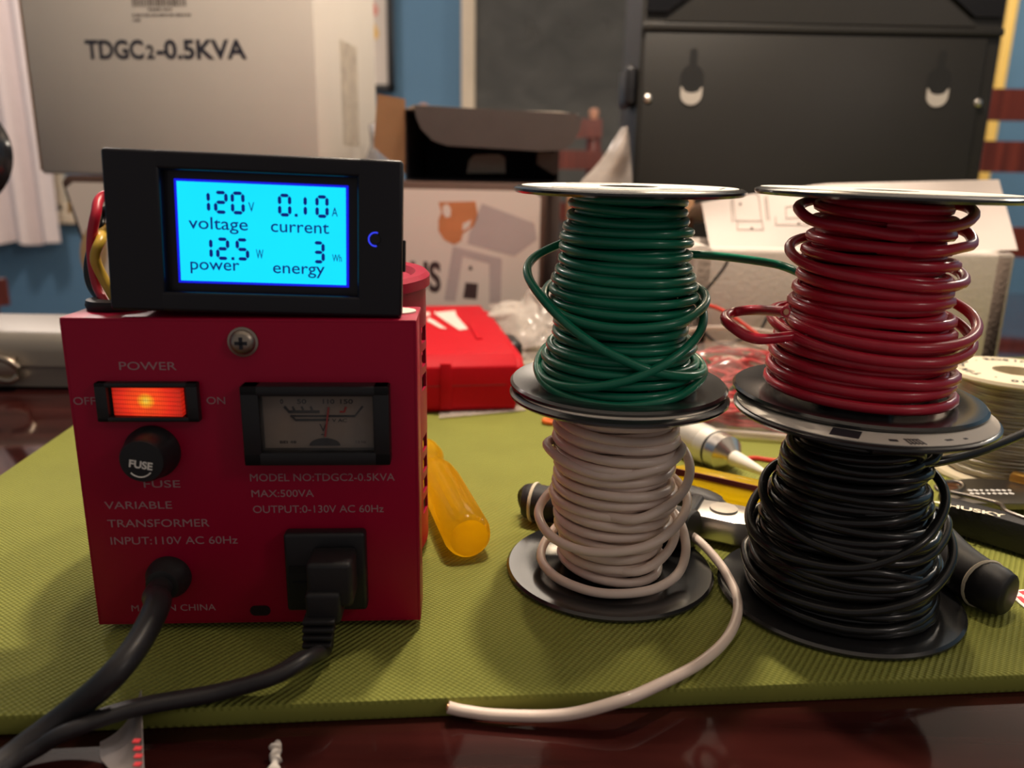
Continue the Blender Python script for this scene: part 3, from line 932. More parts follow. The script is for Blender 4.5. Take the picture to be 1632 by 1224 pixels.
# leads from the grommet up behind the meter
imt = MMx.inverted()
gtop = PM @ Vector((-.0385, .0155, .0945))
def lead(name, m, dx, dy, pts, r):
    w = [gtop + Vector((dx, dy, -.001))] + [A(x, y, Y) for x, y, Y in pts]
    w.append(MMx @ Vector((mm_(-30), mm_(24), mm_(30))))
    MB().tube([imt @ q for q in cat(w, 9)], r, 12).make(name, m, met)
lead('red_lead', M_redw, -.0012, -.0016, [(154, 452, .2195), (146, 400, .2195), (152, 345, .2205), (172, 310, .227)], .00135)
lead('yellow_lead', mat('yellow_insulation', (.62, .40, .05), .35), .0022, -.0020, [(163, 440, .217), (152, 412, .2165), (160, 385, .2185), (176, 360, .228)], .0014)
lead('black_lead', M_blackw, -.0028, .001, [(147, 455, .2235), (143, 420, .2235), (156, 370, .225), (172, 335, .229)], .0015)

# ================================================================== WIRE SPOOLS
def spool(loc, label, R, H, wmat, wr, prof, seed, rx=0, ry=0, rz=0, loops=(), end=None, jit=1.0, label_top=True, group='hookup wire spools', top_marks=None, lab_r=.93, passes=2):
    t = thing('wire_spool', loc, label, 'spool', rx=rx, ry=ry, rz=rz)
    Mx = T(*loc, rx, ry, rz)
    fl = [(.0085, 0), (R - .0012, 0), (R, .0006), (R, .0013), (R - .0008, .0020), (R * .62, .0015), (R * .60, .0012), (.0085, .0012)]
    MB().lathe(fl, 96, closed=True).make('bottom_flange', M_flange, t)
    MB().lathe(fl, 96, T(0, 0, H, 180, 0, 0), closed=True).make('top_flange', M_flange, t)
    MB().lathe([(.0085, .0008), (.0118, .0008), (.0118, H - .0008), (.0085, H - .0008)], 40, closed=True).make('core', M_flange, t)
    if label_top:
        MB().lathe([(.0090, 0), (R * lab_r, 0), (R * lab_r, .00025), (.0090, .00025)], 72, T(0, 0, H - .00002), closed=True).make('paper_label', M_label, t)
        if top_marks:
            mk = MB()
            for (a, r, w, d) in top_marks:
                mk.box((0, -r, H + .00028), (w, d, .0001), M=Matrix.Rotation(radians(a), 4, 'Z'))
            mk.make('label_marking', M_ink, t)
    rnd = random.Random(seed)
    d = 2 * wr
    pts = []
    N = 30
    z_lo, z_hi = .0016 + wr, H - .0020 - wr
    def prof_at(z):
        u = (z - z_lo) / (z_hi - z_lo)
        for (u0, r0), (u1, r1) in zip(prof, prof[1:]):
            if u0 <= u <= u1: return r0 + (r1 - r0) * (u - u0) / (u1 - u0)
        return prof[-1][1] if u > 1 else prof[0][1]
    # inner filler layer then outer untidy layers
    turns = []
    def layer(zs, dr, ja, jr):
        for z in zs:
            turns.append((z + rnd.uniform(-1, 1) * ja * .5, prof_at(z) - wr - dr + rnd.uniform(-1, .35) * jr, rnd.uniform(-1, 1) * ja, rnd.uniform(0, 2 * pi), rnd.uniform(0, jr), rnd.uniform(0, 2 * pi)))
    n1 = int((z_hi - z_lo) / (d * 1.0))
    layer([z_lo + (z_hi - z_lo) * i / (n1 - 1) for i in range(n1)], d * .85, .0003, .0002)
    n2 = int((z_hi - z_lo) / (d * 1.12))
    for ps in range(passes - 1):
        zz = [z_hi - (z_hi - z_lo) * i / (n2 - 1) for i in range(n2)]
        if ps % 2: zz = zz[::-1]
        layer(zz, .0004 * ps, .0012 * jit, .0011 * jit)
    tot = len(turns) - 1
    for i in range(tot):
        a0, a1 = turns[i], turns[i + 1]
        for q in range(N):
            f = q / N
            s_ = f * f * (3 - 2 * f)
            th = 2 * pi * f
            v = [a0[j] + (a1[j] - a0[j]) * s_ for j in range(6)]
            ph0 = a0[3]; ph1 = a1[3]
            tilt = (1 - s_) * a0[2] * sin(th + ph0) + s_ * a1[2] * sin(th + ph1)
            rad = v[1] + (1 - s_) * a0[4] * cos(2 * th + a0[5]) + s_ * a1[4] * cos(2 * th + a1[5])
            z = min(max(v[0] + tilt, z_lo), z_hi)
            pts.append((rad * cos(th), rad * sin(th), z))
    # explicit loose loops, continuing the same wire
    wd = MB()
    wd.tube(pts, wr, 8)
    for lp in loops:
        lp = [(lp[0][0] - 34, lp[0][1] * .80, lp[0][2])] + list(lp) + [(lp[-1][0] + 34, lp[-1][1] * .78, lp[-1][2])]
        c = cat([(r * cos(radians(a)), r * sin(radians(a)), z) for a, r, z in lp], 9)
        wd.tube(c, wr, 10)
    w = wd.make('wound_wire', wmat, t, 60)
    if end:
        inv_ = Mx.inverted()
        e = cat([inv_ @ Vector(q) for q in end], 10)
        eo = MB().tube(e, wr, 12).make('loose_end', wmat, t, 60)
        dr = (e[-1] - e[-2]).normalized()
        MB().tube([e[-1] - dr * .0006, e[-1] + dr * .0004], wr * .55, 10).make('wire_core', M_copper, eo)
    return t, Mx

RL = .035
HW = .0634
wc = G(970.5, 898, MAT + .002)
wc.z = MAT + .0001
def loc_z(x, y, Y, base): return A(x, y, Y).z - base
# white spool
zb = wc.z
end_w = [wc + Vector((.012, .0245, .0085)), wc + Vector((.024, .0195, .0075)), G(1100, 852, MAT + .0060), G(1128, 876, MAT + .0050), G(1158, 915, MAT + .0030), G(1176, 962, MAT + .0017), G(1163, 1010, MAT + .0017), G(1118, 1055, MAT + .0017), G(1040, 1096, MAT + .0022), G(985, 1118, MAT + .0018), G(900, 1139, TABLE + .0042), G(800, 1140, TABLE + .0030), G(740, 1133, TABLE + .0032), G(714, 1127, TABLE + .0042)]
w_loops = [
    [(120, .0215, .012), (150, .0225, .0075), (185, .0236, .0055), (215, .0240, .0045), (245, .0240, .0040), (270, .0240, .0040), (300, .0240, .0042), (330, .0245, .0055), (352, .0252, .0105), (374, .0245, .0165), (395, .0215, .021), (415, .0195, .024)],
    [(130, .0205, .026), (155, .0228, .0235), (180, .0246, .0200), (210, .0240, .0175), (240, .0228, .0165), (270, .0222, .0175), (300, .0225, .0195), (330, .0236, .0235), (355, .0245, .0275), (380, .0225, .031), (405, .0195, .033)],
    [(170, .0208, .0450), (190, .0226, .0450), (220, .0212, .0430), (255, .0205, .0415), (290, .0205, .0430), (320, .0212, .0445), (350, .0212, .0460)],
    [(280, .0208, .0275), (310, .0217, .0300), (335, .0236, .0335), (355, .0246, .0385), (375, .0235, .0430), (400, .020, .046)],
    [(285, .0186, .0085), (310, .0192, .0095), (335, .0205, .0125), (355, .0214, .0165), (375, .0205, .0205), (400, .0185, .022)],
]
spool(tuple(wc), 'black spool of white wire, under the green wire spool', RL, HW, M_whitew, .00155,
      [(0, .0186), (.25, .0196), (.5, .0208), (.75, .0214), (1, .0208)], 4, rz=20,
      loops=[[(a - 20, r, z) for a, r, z in lp] for lp in w_loops], end=end_w, jit=.9,
      top_marks=[(10 * k, RL * .78, .0035, .0012) for k in range(0, 36, 3)])
# pale nick on the front rim
# green spool on top of it
gb = Vector((.0346, .2508, wc.z + HW + .0004))
GZ = gb.z
def pol(lst): return [(a, r, z - GZ) for a, r, z in lst]
g_loops = [
    pol([(125, .0205, .866), (150, .0245, .8635), (172, .0292, .8600), (188, .0305, .8560), (208, .0288, .8500), (230, .0268, .8430), (255, .0258, .8370), (285, .0257, .8315), (315, .0262, .8285), (340, .0268, .8275), (358, .0262, .8280), (378, .0245, .829), (400, .022, .8300)]),
    pol([(150, .0232, .8300), (178, .0257, .8270), (205, .0264, .8245), (235, .0262, .8252), (265, .0262, .8285), (295, .0262, .8340), (325, .0262, .8405), (350, .0252, .8460), (375, .0236, .8490), (400, .021, .850)]),
    pol([(140, .0225, .832), (165, .0250, .8300), (190, .0268, .8255), (220, .0268, .8220), (260, .0264, .8208), (300, .0264, .8225), (335, .0268, .8255), (355, .0262, .8285), (380, .0235, .830)]),
    pol([(130, .0208, .853), (158, .0236, .8520), (185, .0248, .8490), (220, .0246, .8455), (260, .0243, .8440), (300, .0246, .8450), (335, .0254, .8480), (358, .0256, .8510), (385, .0232, .853)]),
]
ge = [gb + Vector((.006, .0195, .0425)), gb + Vector((.0165, .0150, .0418)), A(1115, 406, .262), A(1170, 411, .265), A(1225, 419, .266), A(1250, 425, .264), A(1277, 436, .258)]
spool(tuple(gb), 'black spool of green wire, stacked on the white wire spool', RL * 1.005, .0632, M_green, .0014,
      [(0, .0262), (.18, .0250), (.3, .0228), (.45, .0236), (.6, .0222), (.78, .0208), (.9, .0192), (1, .0182)], 9, rx=1.2, ry=0, rz=0,
      loops=g_loops, end=ge, jit=1.0, top_marks=[(0, RL * .70, .030, .0003), (30, RL * .62, .012, .0003), (-40, RL * .8, .016, .0003), (70, RL * .8, .012, .0006), (200, RL * .7, .02, .001)])

# black spool
RR = .0375
bc = G(1333, 938, MAT + .002)
bc.z = MAT + .0001
be = [bc + Vector((-.004, -.0185, .0560)), bc + Vector((.010, -.0185, .0552)), A(1458, 740, .2225), A(1510, 733, .226), A(1570, 716, .232), A(1640, 688, .240), A(1760, 640, .25)]
b_loops = [
    [(120, .0230, .034), (150, .0270, .0300), (175, .0300, .0258), (195, .0305, .0230), (220, .0285, .0215), (255, .0270, .0230), (290, .0265, .0290), (320, .0262, .0350), (345, .0262, .0400), (370, .024, .044), (395, .021, .046)],
    [(160, .0290, .0130), (190, .0300, .0105), (220, .0302, .0095), (255, .0300, .0105), (290, .0302, .0145), (320, .0305, .0200), (345, .0300, .0250), (370, .027, .029)],
    [(330, .0210, .0500), (350, .0235, .0530), (368, .0225, .0500), (385, .0235, .0440), (400, .024, .037), (420, .024, .030)],
    [(150, .0270, .0240), (175, .0285, .0205), (200, .0275, .0165), (235, .0270, .0195), (265, .0270, .0220), (300, .0275, .0180), (330, .0290, .0130), (350, .0310, .0095), (370, .030, .008)],
    [(140, .0225, .040), (165, .0258, .0370), (190, .0272, .0325), (220, .0262, .0280), (255, .0262, .0255), (290, .0262, .0240), (320, .0270, .0260), (350, .0285, .0300)],
]
spool(tuple(bc), 'black spool of black wire, under the red wire spool', RR, HW, M_blackw, .00145,
      [(0, .0305), (.12, .0300), (.3, .0280), (.5, .0258), (.7, .0232), (.85, .0202), (1, .0172)], 21, rz=0,
      loops=b_loops, end=be, jit=2.1, passes=3,
      lab_r=.975, top_marks=[(-30, RR * .83, .0075, .0070)] + [(-3 + 1.6 * q, RR * .89, .0004, .0045) for q in range(5)] + [(-9, RR * .88, .0022, .0016), (18, RR * .88, .0022, .0010), (27, RR * .90, .0012, .0008), (0, RR * .84, .0040, .0003), (0, RR * .93, .0040, .0003)])

# red spool
rb = Vector((bc.x + .0022, bc.y + .0105, bc.z + HW + .0004))
RZ = rb.z
r_loops = [
    [(130, .0205, .060), (160, .0232, .0585), (180, .0248, .0570), (198, .0240, .0545), (225, .0218, .0535), (260, .0212, .0520)],
    [(130, .0225, .0480), (160, .0246, .0465), (182, .0255, .0440), (205, .0245, .0415), (240, .0232, .0400), (280, .0232, .0385), (320, .0238, .0385), (350, .0250, .0400), (372, .0232, .0420)],
    [(285, .0215, .0545), (315, .0222, .0555), (345, .0245, .0580), (365, .0238, .060)],
    [(280, .0225, .0480), (310, .0232, .0490), (340, .0250, .0500), (362, .0245, .053)],
    [(150, .0215, .0250), (200, .0262, .0245), (235, .0275, .0230), (270, .0272, .0220), (305, .0280, .0225), (335, .0300, .0245), (355, .0305, .0280), (375, .028, .031), (395, .024, .032)],
    [(160, .0270, .0260), (185, .0290, .0235), (215, .0284, .0205), (250, .0278, .0185), (290, .0280, .0180), (325, .0292, .0195), (352, .0296, .0230), (375, .027, .026)],
]
re_ = [rb + Vector((-.010, -.0120, .0205)), rb + Vector((-.0235, -.0120, .0215)), A(1205, 540, .226), A(1166, 520, .230), A(1156, 505, .238), A(1172, 497, .243), A(1205, 494, .238), A(1252, 497, .222)]
spool(tuple(rb), 'black spool of red wire, stacked on the black wire spool', RR, HW, M_redw, .0016,
      [(0, .0288), (.15, .0284), (.3, .0268), (.45, .0248), (.6, .0232), (.8, .0216), (1, .0198)], 33, rx=.9, ry=.9,
      loops=r_loops, end=re_, jit=.9, lab_r=.95)

# ================================================================== TOOLS ON THE MAT
def screwdriver(loc, rz, label, m, stripe=False, length=.095, r=.0092, pitch=0, shaft=.11):
    """axis along local +X, butt at x=0"""
    t = thing('screwdriver', loc, label, 'screwdriver', rz=rz, ry=pitch)
    h = MB()
    n = 48
    prof = [(0, .80), (.0015, .94), (.004, 1.0), (.012, 1.0), (.05, 1.0), (.060, .92), (.066, .72), (.074, .70), (.082, .86), (.090, .80), (.0955, .55)]
    vs = []
    for x, s in prof:
        fl_ = 1 if .003 < x < .058 else .15
        for k in range(n):
            a = 2 * pi * k / n
            rad = r * s * (1 - .07 * fl_ * max(0, cos(6 * a)) ** 3)
            vs.append((x * length / .0955, rad * cos(a), rad * sin(a) + r))
    fs = [tuple(range(n))[::-1], tuple((len(prof) - 1) * n + k for k in range(n))]
    for i in range(len(prof) - 1):
        for k in range(n):
            k2 = (k + 1) % n
            fs.append((i * n + k, i * n + k2, (i + 1) * n + k2, (i + 1) * n + k))
    h.add(vs, fs)
    h.make('handle', m, t, 30)
    MB().tube([(length - .015, 0, r), (length + shaft, 0, r)], .0028, 14).make('shaft', M_steel, t)
    if stripe:
        MB().box((.030, -r * .72, r + r * .72), (.045, .0030, .0004), M=I4).make('stripe', M_darkred, t)
    return t
s0 = G(748, 893, MAT); s1 = G(697, 790, MAT)
dv = (s1 - s0)
screwdriver((s0.x, s0.y, MAT), math.degrees(math.atan2(dv.y, dv.x)), 'amber translucent screwdriver handle beside the red transformer', M_amber, r=.0084)
y0 = G(1232, 828, MAT); y1 = G(1085, 793, MAT)
dv = y1 - y0
sd2 = screwdriver((y0.x, y0.y, MAT), math.degrees(math.atan2(dv.y, dv.x)), 'clear yellow screwdriver between the white and black wire spools', M_amber2, length=.062, r=.0074, shaft=.02)
cs = sd2
st = MB().box((.022, .0052, .0130), (.036, .0005, .0030), M=I4).make('stripe', M_darkred, sd2)
st.rotation_euler = (0, 0, 0)

M_alu2 = mat('pale_anodised_aluminium', (.74, .70, .63), .40, metal=.55, var=.04)
# silver desoldering pump
d0 = G(1062, 706, MAT); d1 = G(1213, 783, MAT)
dv = d1 - d0
dl_ = dv.length
dp = thing('desoldering_pump', (d0.x, d0.y, MAT), 'silver knurled desoldering pump with white tip, lying behind the wire spools', 'soldering tool', rz=math.degrees(math.atan2(dv.y, dv.x)))
rp = .0088
AX = T(0, 0, rp, 0, 90, 0)
MB().lathe([(.0, -.05), (rp, -.05), (rp, dl_ - .030), (rp * .97, dl_ - .029)], 40, AX).make('barrel', M_alu2, dp)
kb = MB()
for k in range(9):
    kb.lathe([(rp * .99, 0), (rp * 1.03, .0004), (rp * .99, .0008)], 40, AX @ Matrix.Translation((0, 0, dl_ - .052 + .0016 * k)))
kb.make('knurling', M_alu2, dp)
MB().lathe([(rp * 1.0, 0), (rp * 1.04, .0008), (rp * 1.0, .0016)], 40, AX @ Matrix.Translation((0, 0, dl_ - .0315))).make('seal_ring', M_rub, dp)
MB().lathe([(rp * 1.0, 0), (rp * .98, .006), (rp * .55, .010), (rp * .45, .011), (.0, .011)], 40, AX @ Matrix.Translation((0, 0, dl_ - .0295))).make('nose_cap', M_steel, dp)
MB().lathe([(rp * .42, 0), (rp * .36, .006), (rp * .16, .020), (.0008, .0205), (.0, .0205)], 24, AX @ Matrix.Translation((0, 0, dl_ - .0190))).make('tip', mat('white_teflon', (.82, .78, .70), .5), dp)

# pliers -------------------------------------------------------------
def grip(mb, pts, rs, flat=1.0, M=I4):
    mb.tube(cat(pts, 8), [rs[min(int(i / 8), len(rs) - 2)] * (1 - (i % 8) / 8) + rs[min(int(i / 8) + 1, len(rs) - 1)] * ((i % 8) / 8) for i in range((len(pts) - 1) * 8 + 1)], 18, flat=flat, M=M)
    return mb
pz = MAT
o_ = G(1150, 852, MAT)
pl = thing('pliers', tuple(o_), 'pliers with ringed black grips and steel jaws behind the white wire spool', 'pliers')
def loc(v): return tuple(Vector(v) - o_)
hA = MB()
grip(hA, [loc(G(830, 797, MAT + .0075)), loc(G(834, 797, MAT + .0075)), loc(G(848, 799, MAT + .0075)), loc(G(900, 808, MAT + .0080)), loc(G(990, 822, MAT + .0085)), loc(G(1060, 834, MAT + .0085)), loc(G(1104, 846, MAT + .0085))], [.0030, .0062, .0074, .0072, .0070, .0075, .0080], .95)
ho = hA.make('grip', M_rub, pl)
rgp = G(852, 800, MAT + .0075)
dirA = (G(900, 808, MAT + .0075) - rgp).normalized()
def ringat(c, d, r, w, nm, m, par, o):
    q = d.to_track_quat('Z', 'Y').to_matrix().to_4x4()
    return MB().lathe([(r, -w), (r + .0003, 0), (r, w), (r - .001, w), (r - .001, -w)], 32, Matrix.Translation(c - o) @ q, closed=True).make(nm, m, par)
ringat(rgp, dirA, .0076, .0006, 'grip_ring', mat('cream_grip_ring', (.75, .66, .50), .5), ho, o_)
hB = MB()
grip(hB, [loc(G(1152, 812, MAT + .0060)), loc(G(1146, 812, MAT + .0062)), loc(G(1120, 803, MAT + .0068)), loc(G(1060, 788, MAT + .0070)), loc(G(1000, 778, MAT + .0070))], [.0028, .0050, .0060, .0062, .0062])
hB.make('grip', M_rub, pl)
jd = (G(1240, 878, MAT) - G(1100, 850, MAT)).normalized()
jr = math.degrees(math.atan2(jd.y, jd.x))
jb = G(1104, 848, MAT) - o_
JM = T(jb.x, jb.y, 0, 0, 0, jr)
jw = MB()
jw.prism([(-.002, -.008), (.016, -.009), (.034, -.005), (.055, -.0018), (.055, .0018), (.034, .005), (.016, .009), (-.002, .008)], .0095, JM @ Matrix.Translation((0, 0, .0015)), .0012)
jo = jw.make('jaws', mat('satin_steel', (.70, .67, .62), .35, metal=1), pl)
MB().lathe([(.0, 0), (.0052, 0), (.0050, .0008), (.0, .0010)], 28, JM @ T(.0105, .001, .0110)).make('pivot', mat('dull_steel', (.45, .42, .38), .45, metal=1), jo)
MB().lathe([(.0, 0), (.0034, 0), (.0034, .0003), (.0, .0003)], 28, JM @ T(.024, .0, .0110)).make('cutter_hole', M_ink, jo)
cl = MB()
cl.box((-.0005, 0, .0065), (.005, .0175, .0125), .0018, 3, M=JM)
cl.make('collar', M_rub, pl)

# second pliers, right
o2 = G(1560, 950, MAT)
p2 = thing('pliers', tuple(o2), 'curved black plier grip with white ring right of the black wire spool', 'pliers')
def loc2(v): return tuple(Vector(v) - o2)
hC = MB()
rH = .0078
grip(hC, [loc2(G(1612, 950, MAT + rH)), loc2(G(1607, 948, MAT + rH)), loc2(G(1590, 941, MAT + rH)), loc2(G(1560, 926, MAT + rH)), loc2(G(1522, 898, MAT + rH)), loc2(G(1490, 862, MAT + rH)), loc2(G(1455, 822, MAT + rH)), loc2(G(1410, 790, MAT + rH))], [.0040, .0066, .0076, .0078, .0078, .0074, .0068, .0062], 1.0)
hco = hC.make('grip', M_rub, p2)
rgp2 = G(1568, 930.5, MAT + rH)
dirC = (G(1548, 918, MAT + rH) - rgp2).normalized()
ringat(rgp2, dirC, .0080, .0006, 'grip_ring', MATS['cream_grip_ring'], hco, o2)
hD = MB()
grip(hD, [loc2(G(1470, 800, MAT + .006)), loc2(G(1440, 790, MAT + .006)), loc2(G(1400, 775, MAT + .006)), loc2(G(1360, 765, MAT + .006))], [.004, .006, .006, .005])
hD.make('grip', M_rub, p2)
MB().prism([(-.002, -.008), (.02, -.009), (.045, -.002), (.045, .002), (.02, .009), (-.002, .008)], .009, T(*(G(1410, 785, MAT) - o2), 0, 0, 155) @ T(0, 0, .001), .001).make('jaws', MATS['satin_steel'], p2)

# wire stripper with lettering
h0 = G(1488, 846, MAT); h1 = G(1640, 892, MAT)
hd = (h1 - h0)
ha = math.degrees(math.atan2(hd.y, hd.x))
ws = thing('wire_stripper', (h0.x, h0.y, MAT), 'black wire stripper with HUSKY lettering in front of the solder reel', 'wire stripper', rz=ha)
WM = T(h0.x, h0.y, MAT, 0, 0, ha)
hb = MB()
hb.prism([(0, .0003), (.002, 0), (.12, -.004), (.12, .010), (.03, .0085), (.002, .0075), (0, .007)], .0115, T(0, 0, .0012), .0008)
hb.make('handle', M_blkm, ws)
def L2(x, y, z):   # pixel at height z -> stripper space
    return WM.inverted() @ G(x, y, MAT + z)
ta, tb_ = L2(1512, 806, .0128), L2(1604, 824, .0128)
hl = MB()
dv2 = tb_ - ta
hl.text('HUSKY', .0035, T(ta.x, ta.y - .001, .01275, -90, 0, 0) @ T(0, 0, 0, 0, -math.degrees(math.atan2(dv2.y, dv2.x)), 0), bold=.03, width=dv2.length)
hl.make('lettering', mat('cream_lettering', (.85, .78, .60), .6), ws)
MB().prism([(0, 0), (.006, .0003), (.004, .0022)], .0001, T(ta.x - .0075, ta.y - .0005, .0127)).make('swoosh_mark', MATS['cream_lettering'], ws)
bp_ = MB()
q = [L2(1495, 790, .006), L2(1520, 806, .006), L2(1640, 806, .006), L2(1700, 800, .006), L2(1700, 772, .006), L2(1545, 766, .006), L2(1500, 772, .006)]
bp_.prism([(p_.x, p_.y) for p_ in q], .003, T(0, 0, .0042), .0004)
bpo = bp_.make('stripping_blade', M_dsteel, ws)
bm_ = MB()
rnd = random.Random(2)
for row, (ya, yb) in enumerate(((781, 779), (786, 785))):
    for kx in range(8):
        c = L2(1546 + kx * 9 + 3 * row, ya, .0074)
        bm_.box((c.x, c.y, .00725), (.0010 + .0008 * rnd.random(), .0014, .0002))
bm_.make('gauge_marking', M_white, bpo)
rg = [L2(1514 + 22 * cos(a), 776 + 8.5 * sin(a), .010) for a in [2 * pi * k / 24 for k in range(24)]]
MB().tube(rg, .0009, 8, closed=True).make('lock_ring', M_dsteel, ws)
MB().lathe([(.0, .0), (.0036, .0), (.003, .0012), (.0, .0014)], 20, T(L2(1513, 777, .0075).x, L2(1513, 777, .0075).y, .0074)).make('pivot', M_copper, ws)
MB().tube(cat([L2(1500, 782, .010), L2(1540, 790, .010), L2(1585, 801, .011), L2(1597, 806, .012), L2(1606, 816, .0128), L2(1650, 832, .0128)], 6), .0009, 8).make('lock_arm', M_dsteel, ws)
MB().box((L2(1640, 768, .008).x, L2(1640, 768, .008).y, .0085), (.014, .006, .005), .0015).make('brass_catch', mat('brass_yellow', (.75, .42, .10), .35, metal=1), ws)

# solder reel
so = G(1592, 752, MAT)
sr = thing('solder_reel', tuple(so), 'cream reel of dull solder wire at the right edge', 'reel')
RS, HS = .0295, .0485
fl = [(.010, 0), (RS, 0), (RS + .0005, .0008), (RS, .0022), (.010, .0022)]
MB().lathe(fl, 64, closed=True).make('bottom_flange', M_cream, sr)
tf = MB().lathe(fl, 64, T(0, 0, HS - .0022), closed=True).make('top_flange', M_cream, sr)
MB().lathe([(.010, .001), (.0125, .001), (.0125, HS - .001), (.010, HS - .001)], 40, closed=True).make('core', M_cream, sr)
pts = []
rnd = random.Random(8)
nt_ = 30
for i in range(nt_ * 24):
    u = i / (nt_ * 24)
    z = .0032 + (HS - .0066) * u
    r_ = .0232 + .0004 * sin(i * .7) - .0022 * u + (.0010 * rnd.random() if u < .35 else 0) * .5
    th = 2 * pi * i / 24
    pts.append((r_ * cos(th), r_ * sin(th), z + .0006 * sin(th + i * .02)))
MB().lathe([(.0125, .003), (.0232, .003), (.0210, HS - .003), (.0125, HS - .003)], 40, closed=True).tube(pts, .0008, 6).make('solder_wire', M_solder, sr, 60)
sm = MB()
txt = 'ROSIN CORE SOLDER 60/40 . TIN LEAD . '
for i, chh in enumerate(txt):
    if chh == ' ': continue
    a = -2 * pi * i / len(txt)
    sm.text(chh, .0042, Matrix.Rotation(a, 4, 'Z') @ T(0, RS - .0082, HS + .0001, -90, 0, 0), bold=.03, align='CENTER')
sm.make('lettering', M_ink, tf)

# small bits on the mat
oc = G(886, 676, MAT)
MB().tube([loc3 for loc3 in cat([(-.006, .002, .0016), (-.0055, -.0015, .0016), (.0, -.0026, .0016), (.009, -.0014, .0016), (.012, .002, .0018), (.006, .005, .0018), (-.001, .0048, .0018)], 6, True)], .0014, 10, closed=True).make('orange_loop', mat('orange_plastic', (.85, .18, .03), .4), None, 40, tuple(oc))
tag(bpy.data.objects['orange_loop'], 'small orange plastic loop on the mat left of the white wire spool', 'loop')
rwp = [G(1186, 737, MAT + .0012), G(1192, 731, MAT + .0012), G(1206, 730, MAT + .0012), G(1226, 733, MAT + .0012), G(1256, 736, MAT + .0012)]
rw = MB().tube(cat(rwp, 6), .0011, 8).make('red_wire_offcut', mat('bright_red_wire', (.65, .05, .03), .35), None, 40)
tag(rw, 'short thin red wire offcut lying beyond the white pump tip', 'wire')
stp = [G(1616, 943, MAT), G(1660, 938, MAT), G(1672, 985, MAT), G(1634, 972, MAT), G(1618, 958, MAT)]
sk = thing('warning_sticker', (stp[0].x, stp[0].y, MAT), 'white and red paper sticker at the right edge of the mat', 'sticker')
o3 = Vector((stp[0].x, stp[0].y, 0))
MB().prism([((p_ - o3).x, (p_ - o3).y) for p_ in stp][::-1], .0003, T(0, 0, .0002)).make('paper', M_white, sk, 0)
rs_ = MB()
for qd in ([(1623, 945), (1660, 941), (1662, 947), (1630, 950)], [(1619, 953), (1627, 953), (1650, 972), (1640, 972)], [(1633, 955), (1660, 953), (1664, 962), (1644, 964)]):
    rs_.prism([((G(*c_) - o3).x, (G(*c_) - o3).y) for c_ in qd][::-1], .0001, T(0, 0, .0005))
rs_.make('red_print', mat('bright_red_print', (.72, .03, .05), .5), sk, 0)
# pale nick stickers under the spool rims are price tags peeking out
for (nm, px, py, lab) in (('price_tag', 957, 977, 'tiny pale paper tab peeking out under the white wire spool'), ('price_tag', 1216, 988, 'pale paper tab peeking out under the black wire spool')):
    g_ = G(px, py, MAT)
    o = MB().prism([(.0052 * cos(a), .0050 * sin(a)) for a in [2 * pi * k / 20 for k in range(20)]], .0002, T(0, .0030, .00005)).make(nm, M_label, None, 0, (g_.x, g_.y, MAT))
    tag(o, lab, 'paper tab')

# foreground scraps on the table
pc = G(205, 1196, TABLE)
scr = thing('paper_scrap', (pc.x, pc.y, TABLE), 'curled translucent paper scrap with red print at the front table edge', 'paper')
gr = []
for i in range(9):
    v = i / 8
    row = []
    for j in range(9):
        u = j / 8
        px = 160 + 72 * u + (1 - u) * 22 * max(0, .55 - v) * 2.2
        py = 1245 - 92 * v * (.62 + .38 * u)
        lift = .0008 + .009 * (u ** 3) * (.3 + .7 * v)
        q = G(px, py, TABLE) - Vector((pc.x, pc.y, TABLE))
        row.append((q.x, q.y, lift))
    gr.append(row)
MB().sheet(gr, .0002).make('sheet', clear_film('milky_backing_paper', (.7, .62, .6), (.50, .44, .42), .5, .45), scr)
rp_ = MB()
for (pxa, pya) in ((224, 1191), (226, 1203), (227, 1215), (226, 1228)):
    q = G(pxa, pya, TABLE + .006) - Vector((pc.x, pc.y, TABLE))
    rp_.box((q.x - .0002, q.y - .001, .0085), (.0016, .0013, .0003))
rp_.make('red_print', mat('red_stamp', (.6, .03, .04), .6), scr)
tw = [G(436, 1232, TABLE + .0012), G(438, 1215, TABLE + .0016), G(441, 1206, TABLE + .0020), G(438, 1198, TABLE + .0026), G(439, 1191, TABLE + .0030), G(442, 1190, TABLE + .0028)]
tag(MB().tube(cat(tw, 6), [.0012 + .0004 * sin(i * .9) for i in range(31)], 10).make('paper_twist', mat('white_tissue', (.72, .66, .60), .8), None, 40), 'tiny twisted white scrap on the front edge of the table', 'scrap')

# ================================================================== THINGS BEHIND
# red tool case
rc_r = A(832, 570, .447); 
tcM_o = G(812, 657, MAT)
tc = thing('tool_case', (tcM_o.x, tcM_o.y, MAT), 'bright red plastic tool case with white script mark behind the transformer', 'tool case', rz=9)
TH, TD, TL = .0325, .185, .15
tcb = MB()
prof_t = [(0, .004), (.004, 0), (TD - .004, 0), (TD, .004), (TD, TH - .006), (TD - .008, TH), (.010, TH), (.0, TH - .0055)]
